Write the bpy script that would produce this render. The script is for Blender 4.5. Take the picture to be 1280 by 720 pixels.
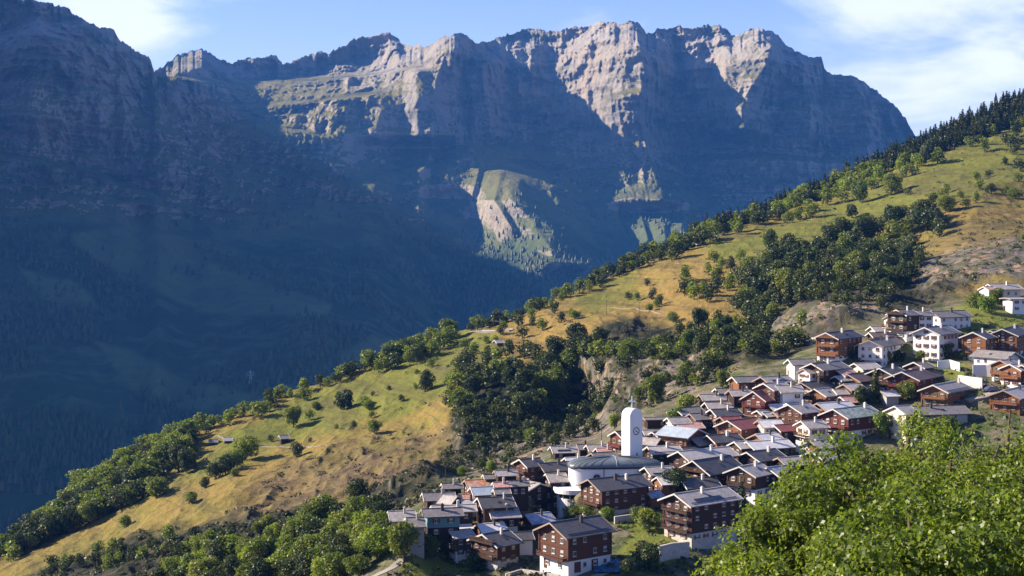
import bpy, math, random
import numpy as np
from mathutils import Vector, Matrix
for o in list(bpy.data.objects): bpy.data.objects.remove(o)
scene = bpy.context.scene
COL = scene.collection
R = math.radians
rng = np.random.default_rng(11)
rnd = random.Random(5)

# ---------------------------------------------------------------- camera, sky, sun, exposure
W0, H0 = 1280.0, 720.0
FP = 1758.0            # focal length in photo pixels
HV = 300.0             # photo row of the horizon
cam_d = bpy.data.cameras.new('camera')
cam = bpy.data.objects.new('camera', cam_d); COL.objects.link(cam)
cam_d.sensor_width = 36.0
cam_d.lens = 36.0 * FP / W0
cam_d.shift_y = (HV - H0 / 2) / W0
cam_d.clip_start = 0.5; cam_d.clip_end = 40000
cam.location = (0, 0, 0); cam.rotation_euler = (R(90), 0, 0)
scene.camera = cam
scene.render.resolution_x = 1024; scene.render.resolution_y = 576

SUN_AZ = 78.0          # degrees to the left of the view direction
SUN_EL = 29.0
world = bpy.data.worlds.new('World'); scene.world = world
world.use_nodes = True
nt = world.node_tree; N = nt.nodes; Lk = nt.links
for n in list(N): N.remove(n)
out = N.new('ShaderNodeOutputWorld'); bg = N.new('ShaderNodeBackground')
sky = N.new('ShaderNodeTexSky'); sky.sky_type = 'NISHITA'; sky.sun_disc = False
sky.sun_elevation = R(SUN_EL); sky.sun_rotation = R(-SUN_AZ)
sky.altitude = 1300; sky.air_density = 1.4; sky.dust_density = 0.3; sky.ozone_density = 2.0
SKY_STRENGTH = 0.056
bg.inputs['Strength'].default_value = SKY_STRENGTH
# clouds: thin drifts, fixed in the sky's own directions
tc = N.new('ShaderNodeTexCoord'); sep = N.new('ShaderNodeSeparateXYZ')
Lk.new(tc.outputs['Generated'], sep.inputs[0])
def wm(op, a, b=None, c=None, clamp=False):
    m = N.new('ShaderNodeMath'); m.operation = op; m.use_clamp = clamp
    for i, x in enumerate((a, b, c)):
        if x is None: continue
        if isinstance(x, (int, float)): m.inputs[i].default_value = x
        else: Lk.new(x, m.inputs[i])
    return m.outputs[0]
mp = N.new('ShaderNodeMapping'); Lk.new(tc.outputs['Generated'], mp.inputs['Vector'])
mp.inputs['Rotation'].default_value = (0, R(18), 0); mp.inputs['Scale'].default_value = (7.0, 7.0, 20.0)
mp.inputs['Location'].default_value = (0.35, 0.0, 0.2)
cn = N.new('ShaderNodeTexNoise'); cn.inputs['Scale'].default_value = 1.0; cn.inputs['Detail'].default_value = 9
cn.inputs['Roughness'].default_value = 0.58; cn.inputs['Distortion'].default_value = 0.35
Lk.new(mp.outputs[0], cn.inputs['Vector'])
def bump_w(cx, cz, rx, rz, amp):
    dx = wm('DIVIDE', wm('SUBTRACT', sep.outputs['X'], cx), rx)
    dz = wm('DIVIDE', wm('SUBTRACT', sep.outputs['Z'], cz), rz)
    d = wm('ADD', wm('MULTIPLY', dx, dx), wm('MULTIPLY', dz, dz))
    return wm('MULTIPLY', wm('EXPONENT', wm('MULTIPLY', d, -1.0)), amp)
cov = wm('ADD', wm('ADD', bump_w(0.31, 0.115, 0.11, 0.045, 0.27), bump_w(-0.27, 0.145, 0.05, 0.035, 0.38)),
         wm('ADD', bump_w(0.24, 0.165, 0.09, 0.018, 0.12), wm('ADD', bump_w(0.36, 0.17, 0.12, 0.02, 0.2), -0.10)))
cl = wm('ADD', cn.outputs['Fac'], cov)
mr = N.new('ShaderNodeMapRange'); mr.interpolation_type = 'SMOOTHSTEP'
mr.inputs['From Min'].default_value = 0.46; mr.inputs['From Max'].default_value = 0.76
mr.inputs['To Max'].default_value = 0.85
Lk.new(cl, mr.inputs['Value'])
mix = N.new('ShaderNodeMix'); mix.data_type = 'RGBA'
Lk.new(mr.outputs[0], mix.inputs['Factor'])
gm = N.new('ShaderNodeMix'); gm.data_type = 'RGBA'; gm.blend_type = 'MULTIPLY'; gm.inputs['Factor'].default_value = 1.0
gm.inputs['B'].default_value = (0.72, 0.75, 1.18, 1)
Lk.new(sky.outputs[0], gm.inputs['A'])
veil = N.new('ShaderNodeMix'); veil.data_type = 'RGBA'; veil.inputs['B'].default_value = (7.6, 7.9, 9.6, 1)
_dz = wm('DIVIDE', wm('SUBTRACT', sep.outputs['Z'], 0.06), 0.11)
Lk.new(wm('MULTIPLY', wm('EXPONENT', wm('MULTIPLY', wm('MULTIPLY', _dz, _dz), -1.0)), 0.30), veil.inputs['Factor'])
Lk.new(gm.outputs['Result'], veil.inputs['A']); Lk.new(veil.outputs['Result'], mix.inputs['A'])
mix.inputs['B'].default_value = (8.4, 8.3, 8.9, 1)
Lk.new(mix.outputs['Result'], bg.inputs['Color']); Lk.new(bg.outputs[0], out.inputs['Surface'])

sun_d = bpy.data.lights.new('sun', 'SUN'); sun_d.energy = 5.0; sun_d.angle = R(0.5); sun_d.color = (1.0, 0.88, 0.70)
sun = bpy.data.objects.new('sun', sun_d); COL.objects.link(sun)
sdir = Vector((-math.sin(R(SUN_AZ)) * math.cos(R(SUN_EL)), math.cos(R(SUN_AZ)) * math.cos(R(SUN_EL)), math.sin(R(SUN_EL))))
sun.rotation_euler = (-sdir).to_track_quat('-Z', 'Y').to_euler()
scene.view_settings.view_transform = 'Standard'; scene.view_settings.look = 'None'
scene.view_settings.exposure = 1.6; scene.view_settings.gamma = 1.0
scene.cycles.use_denoising = True
scene.cycles.max_bounces = 5; scene.cycles.volume_bounces = 0
scene.cycles.transparent_max_bounces = 6

# ---------------------------------------------------------------- helpers
def link(o, parent=None):
    COL.objects.link(o)
    if parent is not None: o.parent = parent
    return o
def tag(o, label=None, cat=None, group=None, kind=None):
    if label: o['label'] = label
    if cat: o['category'] = cat
    if group: o['group'] = group
    if kind: o['kind'] = kind
    return o
def empty(name, loc=(0, 0, 0), rz=0.0, parent=None):
    o = bpy.data.objects.new(name, None); o.location = loc; o.rotation_euler = (0, 0, rz); o.empty_display_size = 0.5
    return link(o, parent)

class MB:
    """collects polygons, builds one mesh object"""
    def __init__(s): s.v = []; s.f = []; s.m = []
    def add(s, vs, fs, mi=0):
        k = len(s.v); s.v += [tuple(p) for p in vs]
        for f in fs: s.f.append(tuple(i + k for i in f)); s.m.append(mi)
    def box(s, c, d, mi=0, rz=0.0):
        x, y, z = d[0] / 2, d[1] / 2, d[2] / 2; ca, sa = math.cos(rz), math.sin(rz)
        vs = []
        for sx, sy, sz in ((-1,-1,-1),(1,-1,-1),(1,1,-1),(-1,1,-1),(-1,-1,1),(1,-1,1),(1,1,1),(-1,1,1)):
            px, py = sx * x, sy * y
            vs.append((c[0] + px * ca - py * sa, c[1] + px * sa + py * ca, c[2] + sz * z))
        s.add(vs, ((0,3,2,1),(4,5,6,7),(0,1,5,4),(1,2,6,5),(2,3,7,6),(3,0,4,7)), mi)
    def prism(s, pts, axis_vec, mi=0):
        """pts: list of 3D points of a closed outline, extruded along axis_vec"""
        n = len(pts); a = Vector(axis_vec)
        vs = [Vector(p) for p in pts] + [Vector(p) + a for p in pts]
        fs = [tuple(range(n))[::-1], tuple(range(n, 2 * n))] + [(i, (i + 1) % n, (i + 1) % n + n, i + n) for i in range(n)]
        s.add(vs, fs, mi)
    def tube(s, a, b, r0, r1=None, n=6, mi=0):
        a = Vector(a); b = Vector(b); r1 = r0 if r1 is None else r1
        d = (b - a).normalized(); q = d.orthogonal().normalized(); w = d.cross(q)
        vs = []
        for p, r in ((a, r0), (b, r1)):
            for i in range(n):
                t = 2 * math.pi * i / n; vs.append(p + (q * math.cos(t) + w * math.sin(t)) * r)
        fs = [(i, (i + 1) % n, (i + 1) % n + n, i + n) for i in range(n)] + [tuple(range(n))[::-1], tuple(range(n, 2 * n))]
        s.add(vs, fs, mi)
    def mesh(s, name, mats):
        me = bpy.data.meshes.new(name); me.from_pydata([tuple(v) for v in s.v], [], s.f)
        for m in (mats if isinstance(mats, (list, tuple)) else [mats]): me.materials.append(m)
        if len(me.materials) > 1: me.polygons.foreach_set('material_index', s.m)
        me.update(); return me
    def build(s, name, mats, parent=None):
        return link(bpy.data.objects.new(name, s.mesh(name, mats)), parent)

def mesh_np(name, verts, quads, mats, mat_idx=None, smooth=False):
    me = bpy.data.meshes.new(name)
    nv, nf, k = len(verts), len(quads), quads.shape[1]
    me.vertices.add(nv); me.vertices.foreach_set('co', np.asarray(verts, np.float32).ravel())
    me.loops.add(nf * k); me.loops.foreach_set('vertex_index', quads.astype(np.int32).ravel())
    me.polygons.add(nf); me.polygons.foreach_set('loop_start', np.arange(0, nf * k, k, dtype=np.int32))
    try: me.polygons.foreach_set('loop_total', np.full(nf, k, np.int32))
    except Exception: pass
    if smooth: me.polygons.foreach_set('use_smooth', np.ones(nf, bool))
    for m in (mats if isinstance(mats, (list, tuple)) else [mats]): me.materials.append(m)
    if mat_idx is not None: me.polygons.foreach_set('material_index', np.asarray(mat_idx, np.int32))
    me.update(calc_edges=True); me.validate()
    return me

# gradient-ish noise in numpy
def _h(ix, iy, iz):
    h = (ix * 374761393 + iy * 668265263 + iz * 2147483647 + 1013904223) & 0xFFFFFFFF
    h = ((h ^ (h >> 13)) * 1274126177) & 0xFFFFFFFF
    h = ((h ^ (h >> 16)) * 2246822519) & 0xFFFFFFFF
    return ((h ^ (h >> 15)) & 0xFFFF) / 32767.5 - 1.0
def vnoise(x, y, z=0.0):
    x, y, z = np.broadcast_arrays(np.asarray(x, float), np.asarray(y, float), np.asarray(z, float))
    ix, iy, iz = np.floor(x).astype(np.int64), np.floor(y).astype(np.int64), np.floor(z).astype(np.int64)
    fx, fy, fz = x - ix, y - iy, z - iz
    u = fx * fx * fx * (fx * (fx * 6 - 15) + 10); v = fy * fy * fy * (fy * (fy * 6 - 15) + 10); w = fz * fz * fz * (fz * (fz * 6 - 15) + 10)
    r = 0
    for dx, wx in ((0, 1 - u), (1, u)):
        for dy, wy in ((0, 1 - v), (1, v)):
            for dz, wz in ((0, 1 - w), (1, w)):
                r = r + _h(ix + dx, iy + dy, iz + dz) * wx * wy * wz
    return r
def fbm(x, y, z=0.0, o=4, g=0.5, lac=2.03):
    r = 0; a = 1.0; t = 0.0
    for i in range(o):
        r = r + a * vnoise(x, y, z); t += a; a *= g; x = x * lac + 17.3; y = y * lac + 5.1; z = z * lac + 3.7
    return r / t
def ridged(x, y, z=0.0, o=4, g=0.55):
    r = 0; a = 1.0; t = 0.0
    for i in range(o):
        n = 1 - np.abs(vnoise(x, y, z)) * 1.6; r = r + a * n * np.abs(n); t += a; a *= g
        x = x * 2.07 + 11.1; y = y * 2.07 + 7.7; z = z * 2.07 + 1.3
    return r / t
def sstep(a, b, x):
    t = np.clip((x - a) / (b - a), 0, 1); return t * t * (3 - 2 * t)

class TPS:
    """smooth surface through (u, v, value) samples"""
    def __init__(s, pts, lam=1e-3):
        p = np.array(pts, float); s.c = p[:, :2] / 100.0; f = p[:, 2]
        n = len(p); K = s.k(s.c, s.c) + lam * np.eye(n)
        P = np.hstack([np.ones((n, 1)), s.c]); A = np.zeros((n + 3, n + 3)); A[:n, :n] = K; A[:n, n:] = P; A[n:, :n] = P.T
        s.w = np.linalg.solve(A, np.concatenate([f, np.zeros(3)]))
    def k(s, a, b):
        d2 = ((a[:, None, :] - b[None, :, :]) ** 2).sum(-1)
        return 0.5 * d2 * np.log(d2 + 1e-9)
    def __call__(s, u, v):
        sh = np.shape(u); q = np.stack([np.ravel(u), np.ravel(v)], 1) / 100.0
        r = np.empty(len(q)); n = len(s.c)
        for i in range(0, len(q), 40000):
            qq = q[i:i + 40000]; r[i:i + 40000] = s.k(qq, s.c) @ s.w[:n] + s.w[n] + qq @ s.w[n + 1:]
        return r.reshape(sh) if sh else float(r[0])
def in_poly(u, v, poly):
    u = np.asarray(u, float); v = np.asarray(v, float); c = np.zeros(u.shape, bool); n = len(poly)
    for i in range(n):
        x0, y0 = poly[i]; x1, y1 = poly[(i + 1) % n]
        if y0 == y1: continue
        k = ((y0 > v) != (y1 > v)) & (u < (x1 - x0) * (v - y0) / (y1 - y0) + x0); c ^= k
    return c
def poly_soft(u, v, poly, soft):
    d = np.full(np.shape(u), 1e9); n = len(poly)
    for i in range(n):
        x0, y0 = poly[i]; x1, y1 = poly[(i + 1) % n]; dx, dy = x1 - x0, y1 - y0
        t = np.clip(((u - x0) * dx + (v - y0) * dy) / (dx * dx + dy * dy + 1e-9), 0, 1)
        d = np.minimum(d, np.hypot(u - x0 - t * dx, v - y0 - t * dy))
    s = np.where(in_poly(u, v, poly), d, -d)
    return sstep(-soft, soft, s)

# ---------------------------------------------------------------- materials
def rgb(c): return (c[0], c[1], c[2], 1.0)
class M:
    def __init__(s, name):
        s.m = bpy.data.materials.new(name); s.m.use_nodes = True; s.t = s.m.node_tree
        s.b = s.t.nodes['Principled BSDF']; s.o = s.t.nodes['Material Output']
    def n(s, ty, **k):
        x = s.t.nodes.new(ty)
        for a, b in k.items():
            if a in x.inputs: x.inputs[a].default_value = b
            else: setattr(x, a, b)
        return x
    def l(s, a, b): s.t.links.new(a, b)
    def coord(s, which='Object', scale=(1, 1, 1), rot=(0, 0, 0)):
        if which == 'Position': c = s.n('ShaderNodeNewGeometry').outputs['Position']
        else: c = s.n('ShaderNodeTexCoord').outputs[which]
        mp = s.n('ShaderNodeMapping'); mp.inputs['Scale'].default_value = scale; mp.inputs['Rotation'].default_value = rot
        s.l(c, mp.inputs['Vector']); return mp.outputs[0]
    def noise(s, vec, scale, detail=5, rough=0.55, dist=0.0):
        x = s.n('ShaderNodeTexNoise'); x.inputs['Scale'].default_value = scale; x.inputs['Detail'].default_value = detail
        x.inputs['Roughness'].default_value = rough; x.inputs['Distortion'].default_value = dist; s.l(vec, x.inputs['Vector']); return x.outputs['Fac']
    def ramp(s, fac, stops, interp='LINEAR'):
        r = s.n('ShaderNodeValToRGB'); r.color_ramp.interpolation = interp; e = r.color_ramp.elements
        while len(e) < len(stops): e.new(0.5)
        for i, (p, c) in enumerate(stops):
            e[i].position = p; e[i].color = rgb(c) if isinstance(c, (tuple, list)) else (c, c, c, 1)
        s.l(fac, r.inputs[0]); return r.outputs['Color']
    def mix(s, fac, a, b, mode='MIX'):
        x = s.n('ShaderNodeMix'); x.data_type = 'RGBA'; x.blend_type = mode
        for k, val in (('Factor', fac), ('A', a), ('B', b)):
            if isinstance(val, (int, float)): x.inputs[k].default_value = val
            elif isinstance(val, tuple): x.inputs[k].default_value = rgb(val)
            else: s.l(val, x.inputs[k])
        return x.outputs['Result']
    def math(s, op, a, b=0.0, clamp=False):
        x = s.n('ShaderNodeMath'); x.operation = op; x.use_clamp = clamp
        for i, val in enumerate((a, b)):
            if isinstance(val, (int, float)): x.inputs[i].default_value = val
            else: s.l(val, x.inputs[i])
        return x.outputs[0]
    def attr(s, name):
        x = s.n('ShaderNodeAttribute'); x.attribute_name = name; return x.outputs['Fac']
    def bump(s, h, strength=0.5, dist=0.1):
        x = s.n('ShaderNodeBump'); x.inputs['Strength'].default_value = strength; x.inputs['Distance'].default_value = dist
        s.l(h, x.inputs['Height']); s.l(x.outputs[0], s.b.inputs['Normal'])
    def base(s, c):
        if isinstance(c, tuple): s.b.inputs['Base Color'].default_value = rgb(c)
        else: s.l(c, s.b.inputs['Base Color'])
    def rough(s, r, spec=0.3):
        s.b.inputs['Roughness'].default_value = r; s.b.inputs['Specular IOR Level'].default_value = spec

def mat_plain(name, c, rough=0.7, spec=0.3, var=0.2, scale=1.2):
    m = M(name); v = m.coord('Object'); n = m.noise(v, scale, 6, 0.65)
    m.base(m.mix(n, tuple(x * (1 - var) for x in c), tuple(min(1, x * (1 + var)) for x in c))); m.rough(rough, spec); return m.m
def mat_timber(name, c):
    m = M(name); v = m.coord('Object')
    w = m.n('ShaderNodeTexWave'); w.wave_type = 'BANDS'; w.bands_direction = 'Z'; w.inputs['Scale'].default_value = 1.3
    w.inputs['Distortion'].default_value = 1.2; w.inputs['Detail'].default_value = 2; m.l(v, w.inputs['Vector'])
    n = m.noise(m.coord('Object', (0.5, 0.5, 4)), 1.5, 5, 0.7)
    info = m.n('ShaderNodeObjectInfo').outputs['Random']
    d = tuple(x * 0.42 for x in c); l = tuple(min(1, x * 1.35) for x in c)
    col = m.mix(n, d, l); col = m.mix(m.math('MULTIPLY', w.outputs['Fac'], 0.45), col, tuple(x * 0.3 for x in c))
    col = m.mix(m.math('MULTIPLY', info, 0.3), col, tuple(x * 0.6 for x in c))
    m.base(col); m.rough(0.8, 0.2); m.bump(w.outputs['Fac'], 0.6, 0.05); return m.m
def mat_roof(name, c, rough=0.6, spec=0.4, var=0.3, seams=True, patches=None):
    m = M(name); v = m.coord('Object')
    br = m.n('ShaderNodeTexBrick'); br.inputs['Scale'].default_value = 1.0; br.inputs['Mortar Size'].default_value = 0.03
    br.inputs['Brick Width'].default_value = 0.55; br.inputs['Row Height'].default_value = 0.4; br.inputs['Bias'].default_value = 0.0
    br.inputs['Color1'].default_value = rgb(tuple(x * (1 - var) for x in c)); br.inputs['Color2'].default_value = rgb(tuple(min(1, x * (1 + var)) for x in c))
    br.inputs['Mortar'].default_value = rgb(tuple(x * 0.55 for x in c)); m.l(v, br.inputs['Vector'])
    n = m.noise(v, 0.5, 6, 0.7); n2 = m.noise(v, 3.0, 5, 0.7)
    col = m.mix(m.ramp(n, [(0.35, 0.0), (0.7, 0.55)]), br.outputs['Color'], tuple(min(1, x * 1.5 + 0.02) for x in c))
    col = m.mix(m.ramp(n2, [(0.5, 0.0), (0.8, 0.5)]), col, tuple(x * 0.5 for x in c))
    if patches:
        p = m.noise(v, 0.9, 4, 0.6, 0.6); col = m.mix(m.ramp(p, [(0.45, 0.0), (0.55, 0.9)]), col, patches)
    m.base(col); m.rough(rough, spec); m.bump(br.outputs['Fac'], 0.5, -0.03); return m.m
def mat_stone(name, c, scale=1.0):
    m = M(name); v = m.coord('Object'); vo = m.n('ShaderNodeTexVoronoi'); vo.inputs['Scale'].default_value = 2.2 * scale; m.l(v, vo.inputs['Vector'])
    n = m.noise(v, 1.0, 5, 0.65); col = m.mix(n, tuple(x * 0.6 for x in c), tuple(min(1, x * 1.3) for x in c))
    col = m.mix(0.4, col, m.mix(vo.outputs['Color'], tuple(x * 0.5 for x in c), tuple(min(1, x * 1.3) for x in c)))
    m.base(col); m.rough(0.9, 0.2); m.bump(vo.outputs['Distance'], 0.5, 0.08); return m.m
def mat_leaf(name, c0, c1, c2, trans=0.35, nscale=0.6, info_amt=0.5):
    """three tones: mixed by a noise in the crown, by leaf and by tree"""
    m = M(name); n = m.noise(m.coord('Object'), nscale, 3, 0.6)
    info = m.n('ShaderNodeObjectInfo').outputs['Random']
    r = m.n('ShaderNodeNewGeometry').outputs['Random Per Island']
    f = m.math('ADD', m.math('MULTIPLY', n, 0.6), m.math('ADD', m.math('MULTIPLY', info, info_amt), m.math('MULTIPLY', r, 0.5)))
    f = m.math('SUBTRACT', f, 0.3)
    col = m.ramp(f, [(0.0, c0), (0.45, c1), (1.0, c2)])
    di = m.n('ShaderNodeBsdfDiffuse'); tr = m.n('ShaderNodeBsdfTranslucent'); gl = m.n('ShaderNodeBsdfGlossy'); gl.inputs['Roughness'].default_value = 0.45
    gl.inputs['Color'].default_value = (0.5, 0.5, 0.5, 1)
    m.l(col, di.inputs['Color'])
    m.l(m.mix(0.6, col, (0.35, 0.5, 0.03), 'MIX') if trans > 0.3 else col, tr.inputs['Color'])
    a = m.n('ShaderNodeMixShader'); a.inputs[0].default_value = trans; m.l(di.outputs[0], a.inputs[1]); m.l(tr.outputs[0], a.inputs[2])
    b = m.n('ShaderNodeMixShader'); b.inputs[0].default_value = 0.04; m.l(a.outputs[0], b.inputs[1]); m.l(gl.outputs[0], b.inputs[2])
    m.l(b.outputs[0], m.o.inputs['Surface']); return m.m

# ---------------------------------------------------------------- the near slope: village, gully and meadow spur
SKY_PTS = np.array([(-900, 1010), (-500, 900), (-250, 800), (-60, 716), (0, 694), (50, 664), (100, 622), (150, 596), (200, 566), (250, 538), (300, 514), (350, 495), (400, 481),
    (450, 462), (500, 440), (550, 421), (600, 406), (650, 391), (700, 369), (750, 352), (800, 325), (850, 303), (880, 291), (900, 283), (950, 266),
    (1000, 244), (1050, 226), (1100, 204), (1150, 183), (1200, 160), (1250, 136), (1280, 121), (1400, 62), (1600, -30), (1900, -150)], float)
def sky_v(u): return np.interp(u, SKY_PTS[:, 0], SKY_PTS[:, 1])
_D = TPS([(u, v, math.log(d)) for u, v, d in [
    (703, 610, 378), (704, 640, 367), (722, 640, 357), (716, 653, 343), (560, 700, 318), (711, 717, 300), (640, 716, 305), (862, 682, 318), (780, 700, 306), (960, 720, 320), (1100, 720, 330), (1280, 720, 340),
    (720, 625, 352), (780, 610, 364), (650, 640, 345), (560, 650, 334), (900, 600, 362), (1000, 580, 372), (1100, 560, 378), (1280, 560, 372),
    (800, 560, 392), (860, 530, 412), (900, 495, 428), (1000, 500, 418), (1000, 460, 436), (1100, 480, 430), (1160, 445, 445), (1280, 450, 440),
    (1060, 450, 440), (1130, 410, 470), (1200, 405, 478), (1280, 385, 505), (690, 600, 372), (600, 620, 352), (540, 630, 348), (460, 670, 342),
    (500, 640, 350), (380, 710, 345), (250, 722, 385), (100, 740, 430), (0, 760, 450), (-300, 900, 380),
    (610, 590, 380), (700, 572, 392), (790, 528, 420), (870, 475, 455), (940, 440, 480),
    (440, 640, 400), (480, 600, 452), (540, 575, 470), (580, 540, 490), (640, 562, 475), (605, 582, 445), (660, 500, 550), (740, 500, 590), (700, 538, 520), (760, 455, 560), (840, 440, 560), (860, 415, 590), (950, 420, 545),
    (1000, 395, 545), (1060, 395, 510), (1090, 370, 560), (1150, 365, 560), (1200, 340, 585), (1280, 330, 590),
    (300, 650, 455), (200, 690, 460), (100, 710, 485), (0, 715, 520), (250, 620, 530), (350, 600, 530), (420, 560, 560), (500, 510, 600), (540, 540, 540), (600, 450, 650), (650, 430, 670), (700, 405, 690),
    (850, 350, 740), (1000, 320, 740), (930, 380, 640), (1150, 250, 830), (1280, 210, 880), (1150, 310, 700), (1280, 270, 740),
    (0, 692, 560), (80, 640, 600), (150, 596, 620), (300, 514, 670), (450, 462, 710), (600, 406, 750), (750, 352, 820), (900, 283, 900), (1050, 226, 1000), (1280, 121, 1150),
    (1600, -30, 1400), (1600, 300, 760), (1600, 500, 420), (1600, 720, 350), (-500, 900, 560), (-500, 1100, 400), (-900, 1010, 620), (1900, -150, 1600), (1900, 700, 360)]], 5e-3)
V_NEAR = 724.0
def dnear(u, v): return np.exp(_D(u, v))

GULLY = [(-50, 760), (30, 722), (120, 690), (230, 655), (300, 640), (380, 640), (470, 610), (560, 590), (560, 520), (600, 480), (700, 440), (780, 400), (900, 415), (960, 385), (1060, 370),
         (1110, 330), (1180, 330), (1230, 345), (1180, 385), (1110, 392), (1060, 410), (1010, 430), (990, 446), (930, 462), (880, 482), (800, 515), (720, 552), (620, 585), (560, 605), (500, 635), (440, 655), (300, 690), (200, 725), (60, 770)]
VILLAGE = [(440, 760), (430, 670), (500, 628), (560, 598), (640, 570), (720, 545), (810, 505), (880, 470), (950, 455), (1010, 430), (1080, 400), (1140, 385), (1300, 350), (1700, 300), (1700, 800), (440, 800)]
SCREE = [(250, 660), (330, 600), (420, 560), (500, 545), (560, 540), (575, 580), (560, 600), (480, 625), (400, 655), (300, 672)]
SCREE2 = [(1130, 300), (1180, 268), (1240, 240), (1300, 235), (1300, 345), (1200, 350), (1140, 345)]
GREEN = [(215, 600), (300, 540), (350, 510), (450, 462), (560, 415), (620, 420), (600, 470), (530, 500), (440, 530), (340, 560), (260, 600)]
GREEN2 = [(880, 300), (960, 290), (1080, 235), (1180, 190), (1290, 145), (1290, 235), (1180, 250), (1060, 290), (980, 320), (900, 335)]
GREEN3 = [(720, 370), (790, 345), (800, 375), (740, 392)]
GOLD = [(600, 420), (700, 385), (800, 350), (900, 310), (940, 330), (900, 400), (800, 420), (700, 430), (640, 440)]
LAWNS = [[(500, 725), (520, 690), (560, 675), (585, 690), (600, 725)], [(770, 690), (790, 668), (840, 650), (862, 655), (850, 690), (800, 720)], [(1150, 450), (1165, 435), (1215, 455), (1200, 475)],
         [(1170, 400), (1200, 380), (1290, 392), (1290, 415), (1200, 418)], [(735, 640), (830, 630), (850, 655), (790, 665)]]
ROCK = [[(795, 470), (820, 445), (880, 440), (885, 480), (840, 505), (805, 500)], [(935, 425), (950, 395), (1000, 395), (1060, 385), (1110, 372), (1110, 400), (1040, 408), (1000, 420)],
        [(1140, 335), (1180, 310), (1290, 300), (1290, 350), (1200, 350), (1150, 365)], [(580, 600), (600, 560), (700, 520), (770, 510), (770, 545), (660, 575)], [(780, 445), (820, 430), (830, 460), (795, 470)]]

def near_amp(u, v):
    g = poly_soft(u, v, GULLY, 14); vi = poly_soft(u, v, VILLAGE, 12)
    sc = poly_soft(u, v, SCREE, 14)
    return (2.6 + 4.5 * g + 2.0 * sc) * (1 - vi) + 0.10 * vi
def near_pos(u, v):
    """world point of the ground seen at photo pixel (u, v)"""
    u = np.asarray(u, float); v = np.asarray(v, float)
    D = dnear(u, v); x = (u - 640) / FP * D; z = (HV - v) / FP * D; y = D
    A = near_amp(u, v)
    n = fbm(x / 42.0, y / 42.0, z / 30.0, o=5, g=0.5) * 1.2 + 0.60 * (ridged(x / 16.0, y / 22.0, z / 14.0, o=3) - 0.4)
    fade = sstep(V_NEAR + 2, V_NEAR - 14, v)
    return x, y, z + n * A * fade
def gp(u, v):
    x, y, z = near_pos(np.array([float(u)]), np.array([float(v)])); return Vector((x[0], y[0], z[0]))
def near_front(u, t):
    """ground between the camera's feet (t=0) and the bottom of the photo (t=1)"""
    x1, y1, z1 = near_pos(u, np.full(np.shape(u), V_NEAR))
    r = np.hypot(x1, y1)
    z = -2.2 * (1 - t) + z1 * t - 0.10 * r * t * (1 - t)
    n = fbm(x1 * t / 18, y1 * t / 18, 0, o=4) * 1.2 * np.sin(np.pi * t)
    return x1 * t, y1 * t, z + n

def build_near():
    us = np.concatenate([np.arange(-900, -40, 14.0), np.arange(-40, 1320, 1.6), np.arange(1320, 1900, 12.0)])
    nr = 430
    rows = []
    ts = np.concatenate([[0.01, .03, .05], np.linspace(.08, .97, 40)])
    for t in ts: rows.append(np.stack(near_front(us, t), 1))
    sk = sky_v(us)
    vt = np.maximum(V_NEAR, sk + 40)
    T = np.linspace(0, 1, nr)[:, None]
    V = vt[None, :] * (1 - T) + sk[None, :] * T; U = np.broadcast_to(us[None, :], V.shape)
    X, Y, Z = near_pos(U, V)
    # left of the frame the front rows end lower than V_NEAR; keep the last front row joined by construction
    G = [np.stack([X[i], Y[i], Z[i]], 1) for i in range(nr)]
    last = G[-1]
    back = []
    dirx = last[:, 0] / last[:, 1]
    for k, (dy, dz) in enumerate([(6, -1.0), (16, -6), (35, -18), (70, -42), (130, -85), (230, -150), (380, -240), (600, -360), (900, -520)]):
        b = last.copy(); b[:, 1] += dy; b[:, 0] += dirx * dy; b[:, 2] += dz
        back.append(b)
    P = np.concatenate(rows + G + back); nR = len(rows) + nr + len(back); nC = len(us)
    i = np.arange(nR - 1)[:, None] * nC + np.arange(nC - 1)[None, :]
    q = np.stack([i, i + 1, i + nC + 1, i + nC], -1).reshape(-1, 4)
    me = mesh_np('hillside', P, q, mat_ground(), smooth=True)
    # ground cover kinds
    uu = np.concatenate([np.repeat(us[None], len(rows), 0).ravel(), U.ravel(), np.repeat(us[None], len(back), 0).ravel()])
    vv = np.concatenate([np.full((len(rows), nC), 760.0).ravel(), V.ravel(), np.repeat(sk[None], len(back), 0).ravel()])
    wu = uu + 14 * fbm(P[:, 0] / 12, P[:, 1] / 12, P[:, 2] / 12, o=3); wv = vv + 9 * fbm(P[:, 0] / 12 + 40, P[:, 1] / 12, P[:, 2] / 12, o=3)
    def put(name, polys, soft):
        a = np.zeros(len(P))
        for p in polys: a = np.maximum(a, poly_soft(wu, wv, p, soft))
        at = me.attributes.new(name, 'FLOAT', 'POINT'); at.data.foreach_set('value', a.astype(np.float32))
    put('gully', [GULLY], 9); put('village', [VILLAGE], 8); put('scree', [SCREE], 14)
    a2 = poly_soft(wu, wv, SCREE2, 20) * .55 * sstep(-.3, .3, fbm(P[:, 0] / 30, P[:, 1] / 30, 2, o=3)); at2 = me.attributes['scree']; b2 = np.empty(len(P), np.float32); at2.data.foreach_get('value', b2); at2.data.foreach_set('value', np.maximum(a2, b2).astype(np.float32)); put('green', [GREEN, GREEN2, GREEN3], 16); put('gold', [GOLD], 14)
    put('lawn', LAWNS, 4); put('rock', ROCK, 7)
    o = bpy.data.objects.new('hillside', me); link(o); tag(o, kind='structure'); return o

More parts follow.
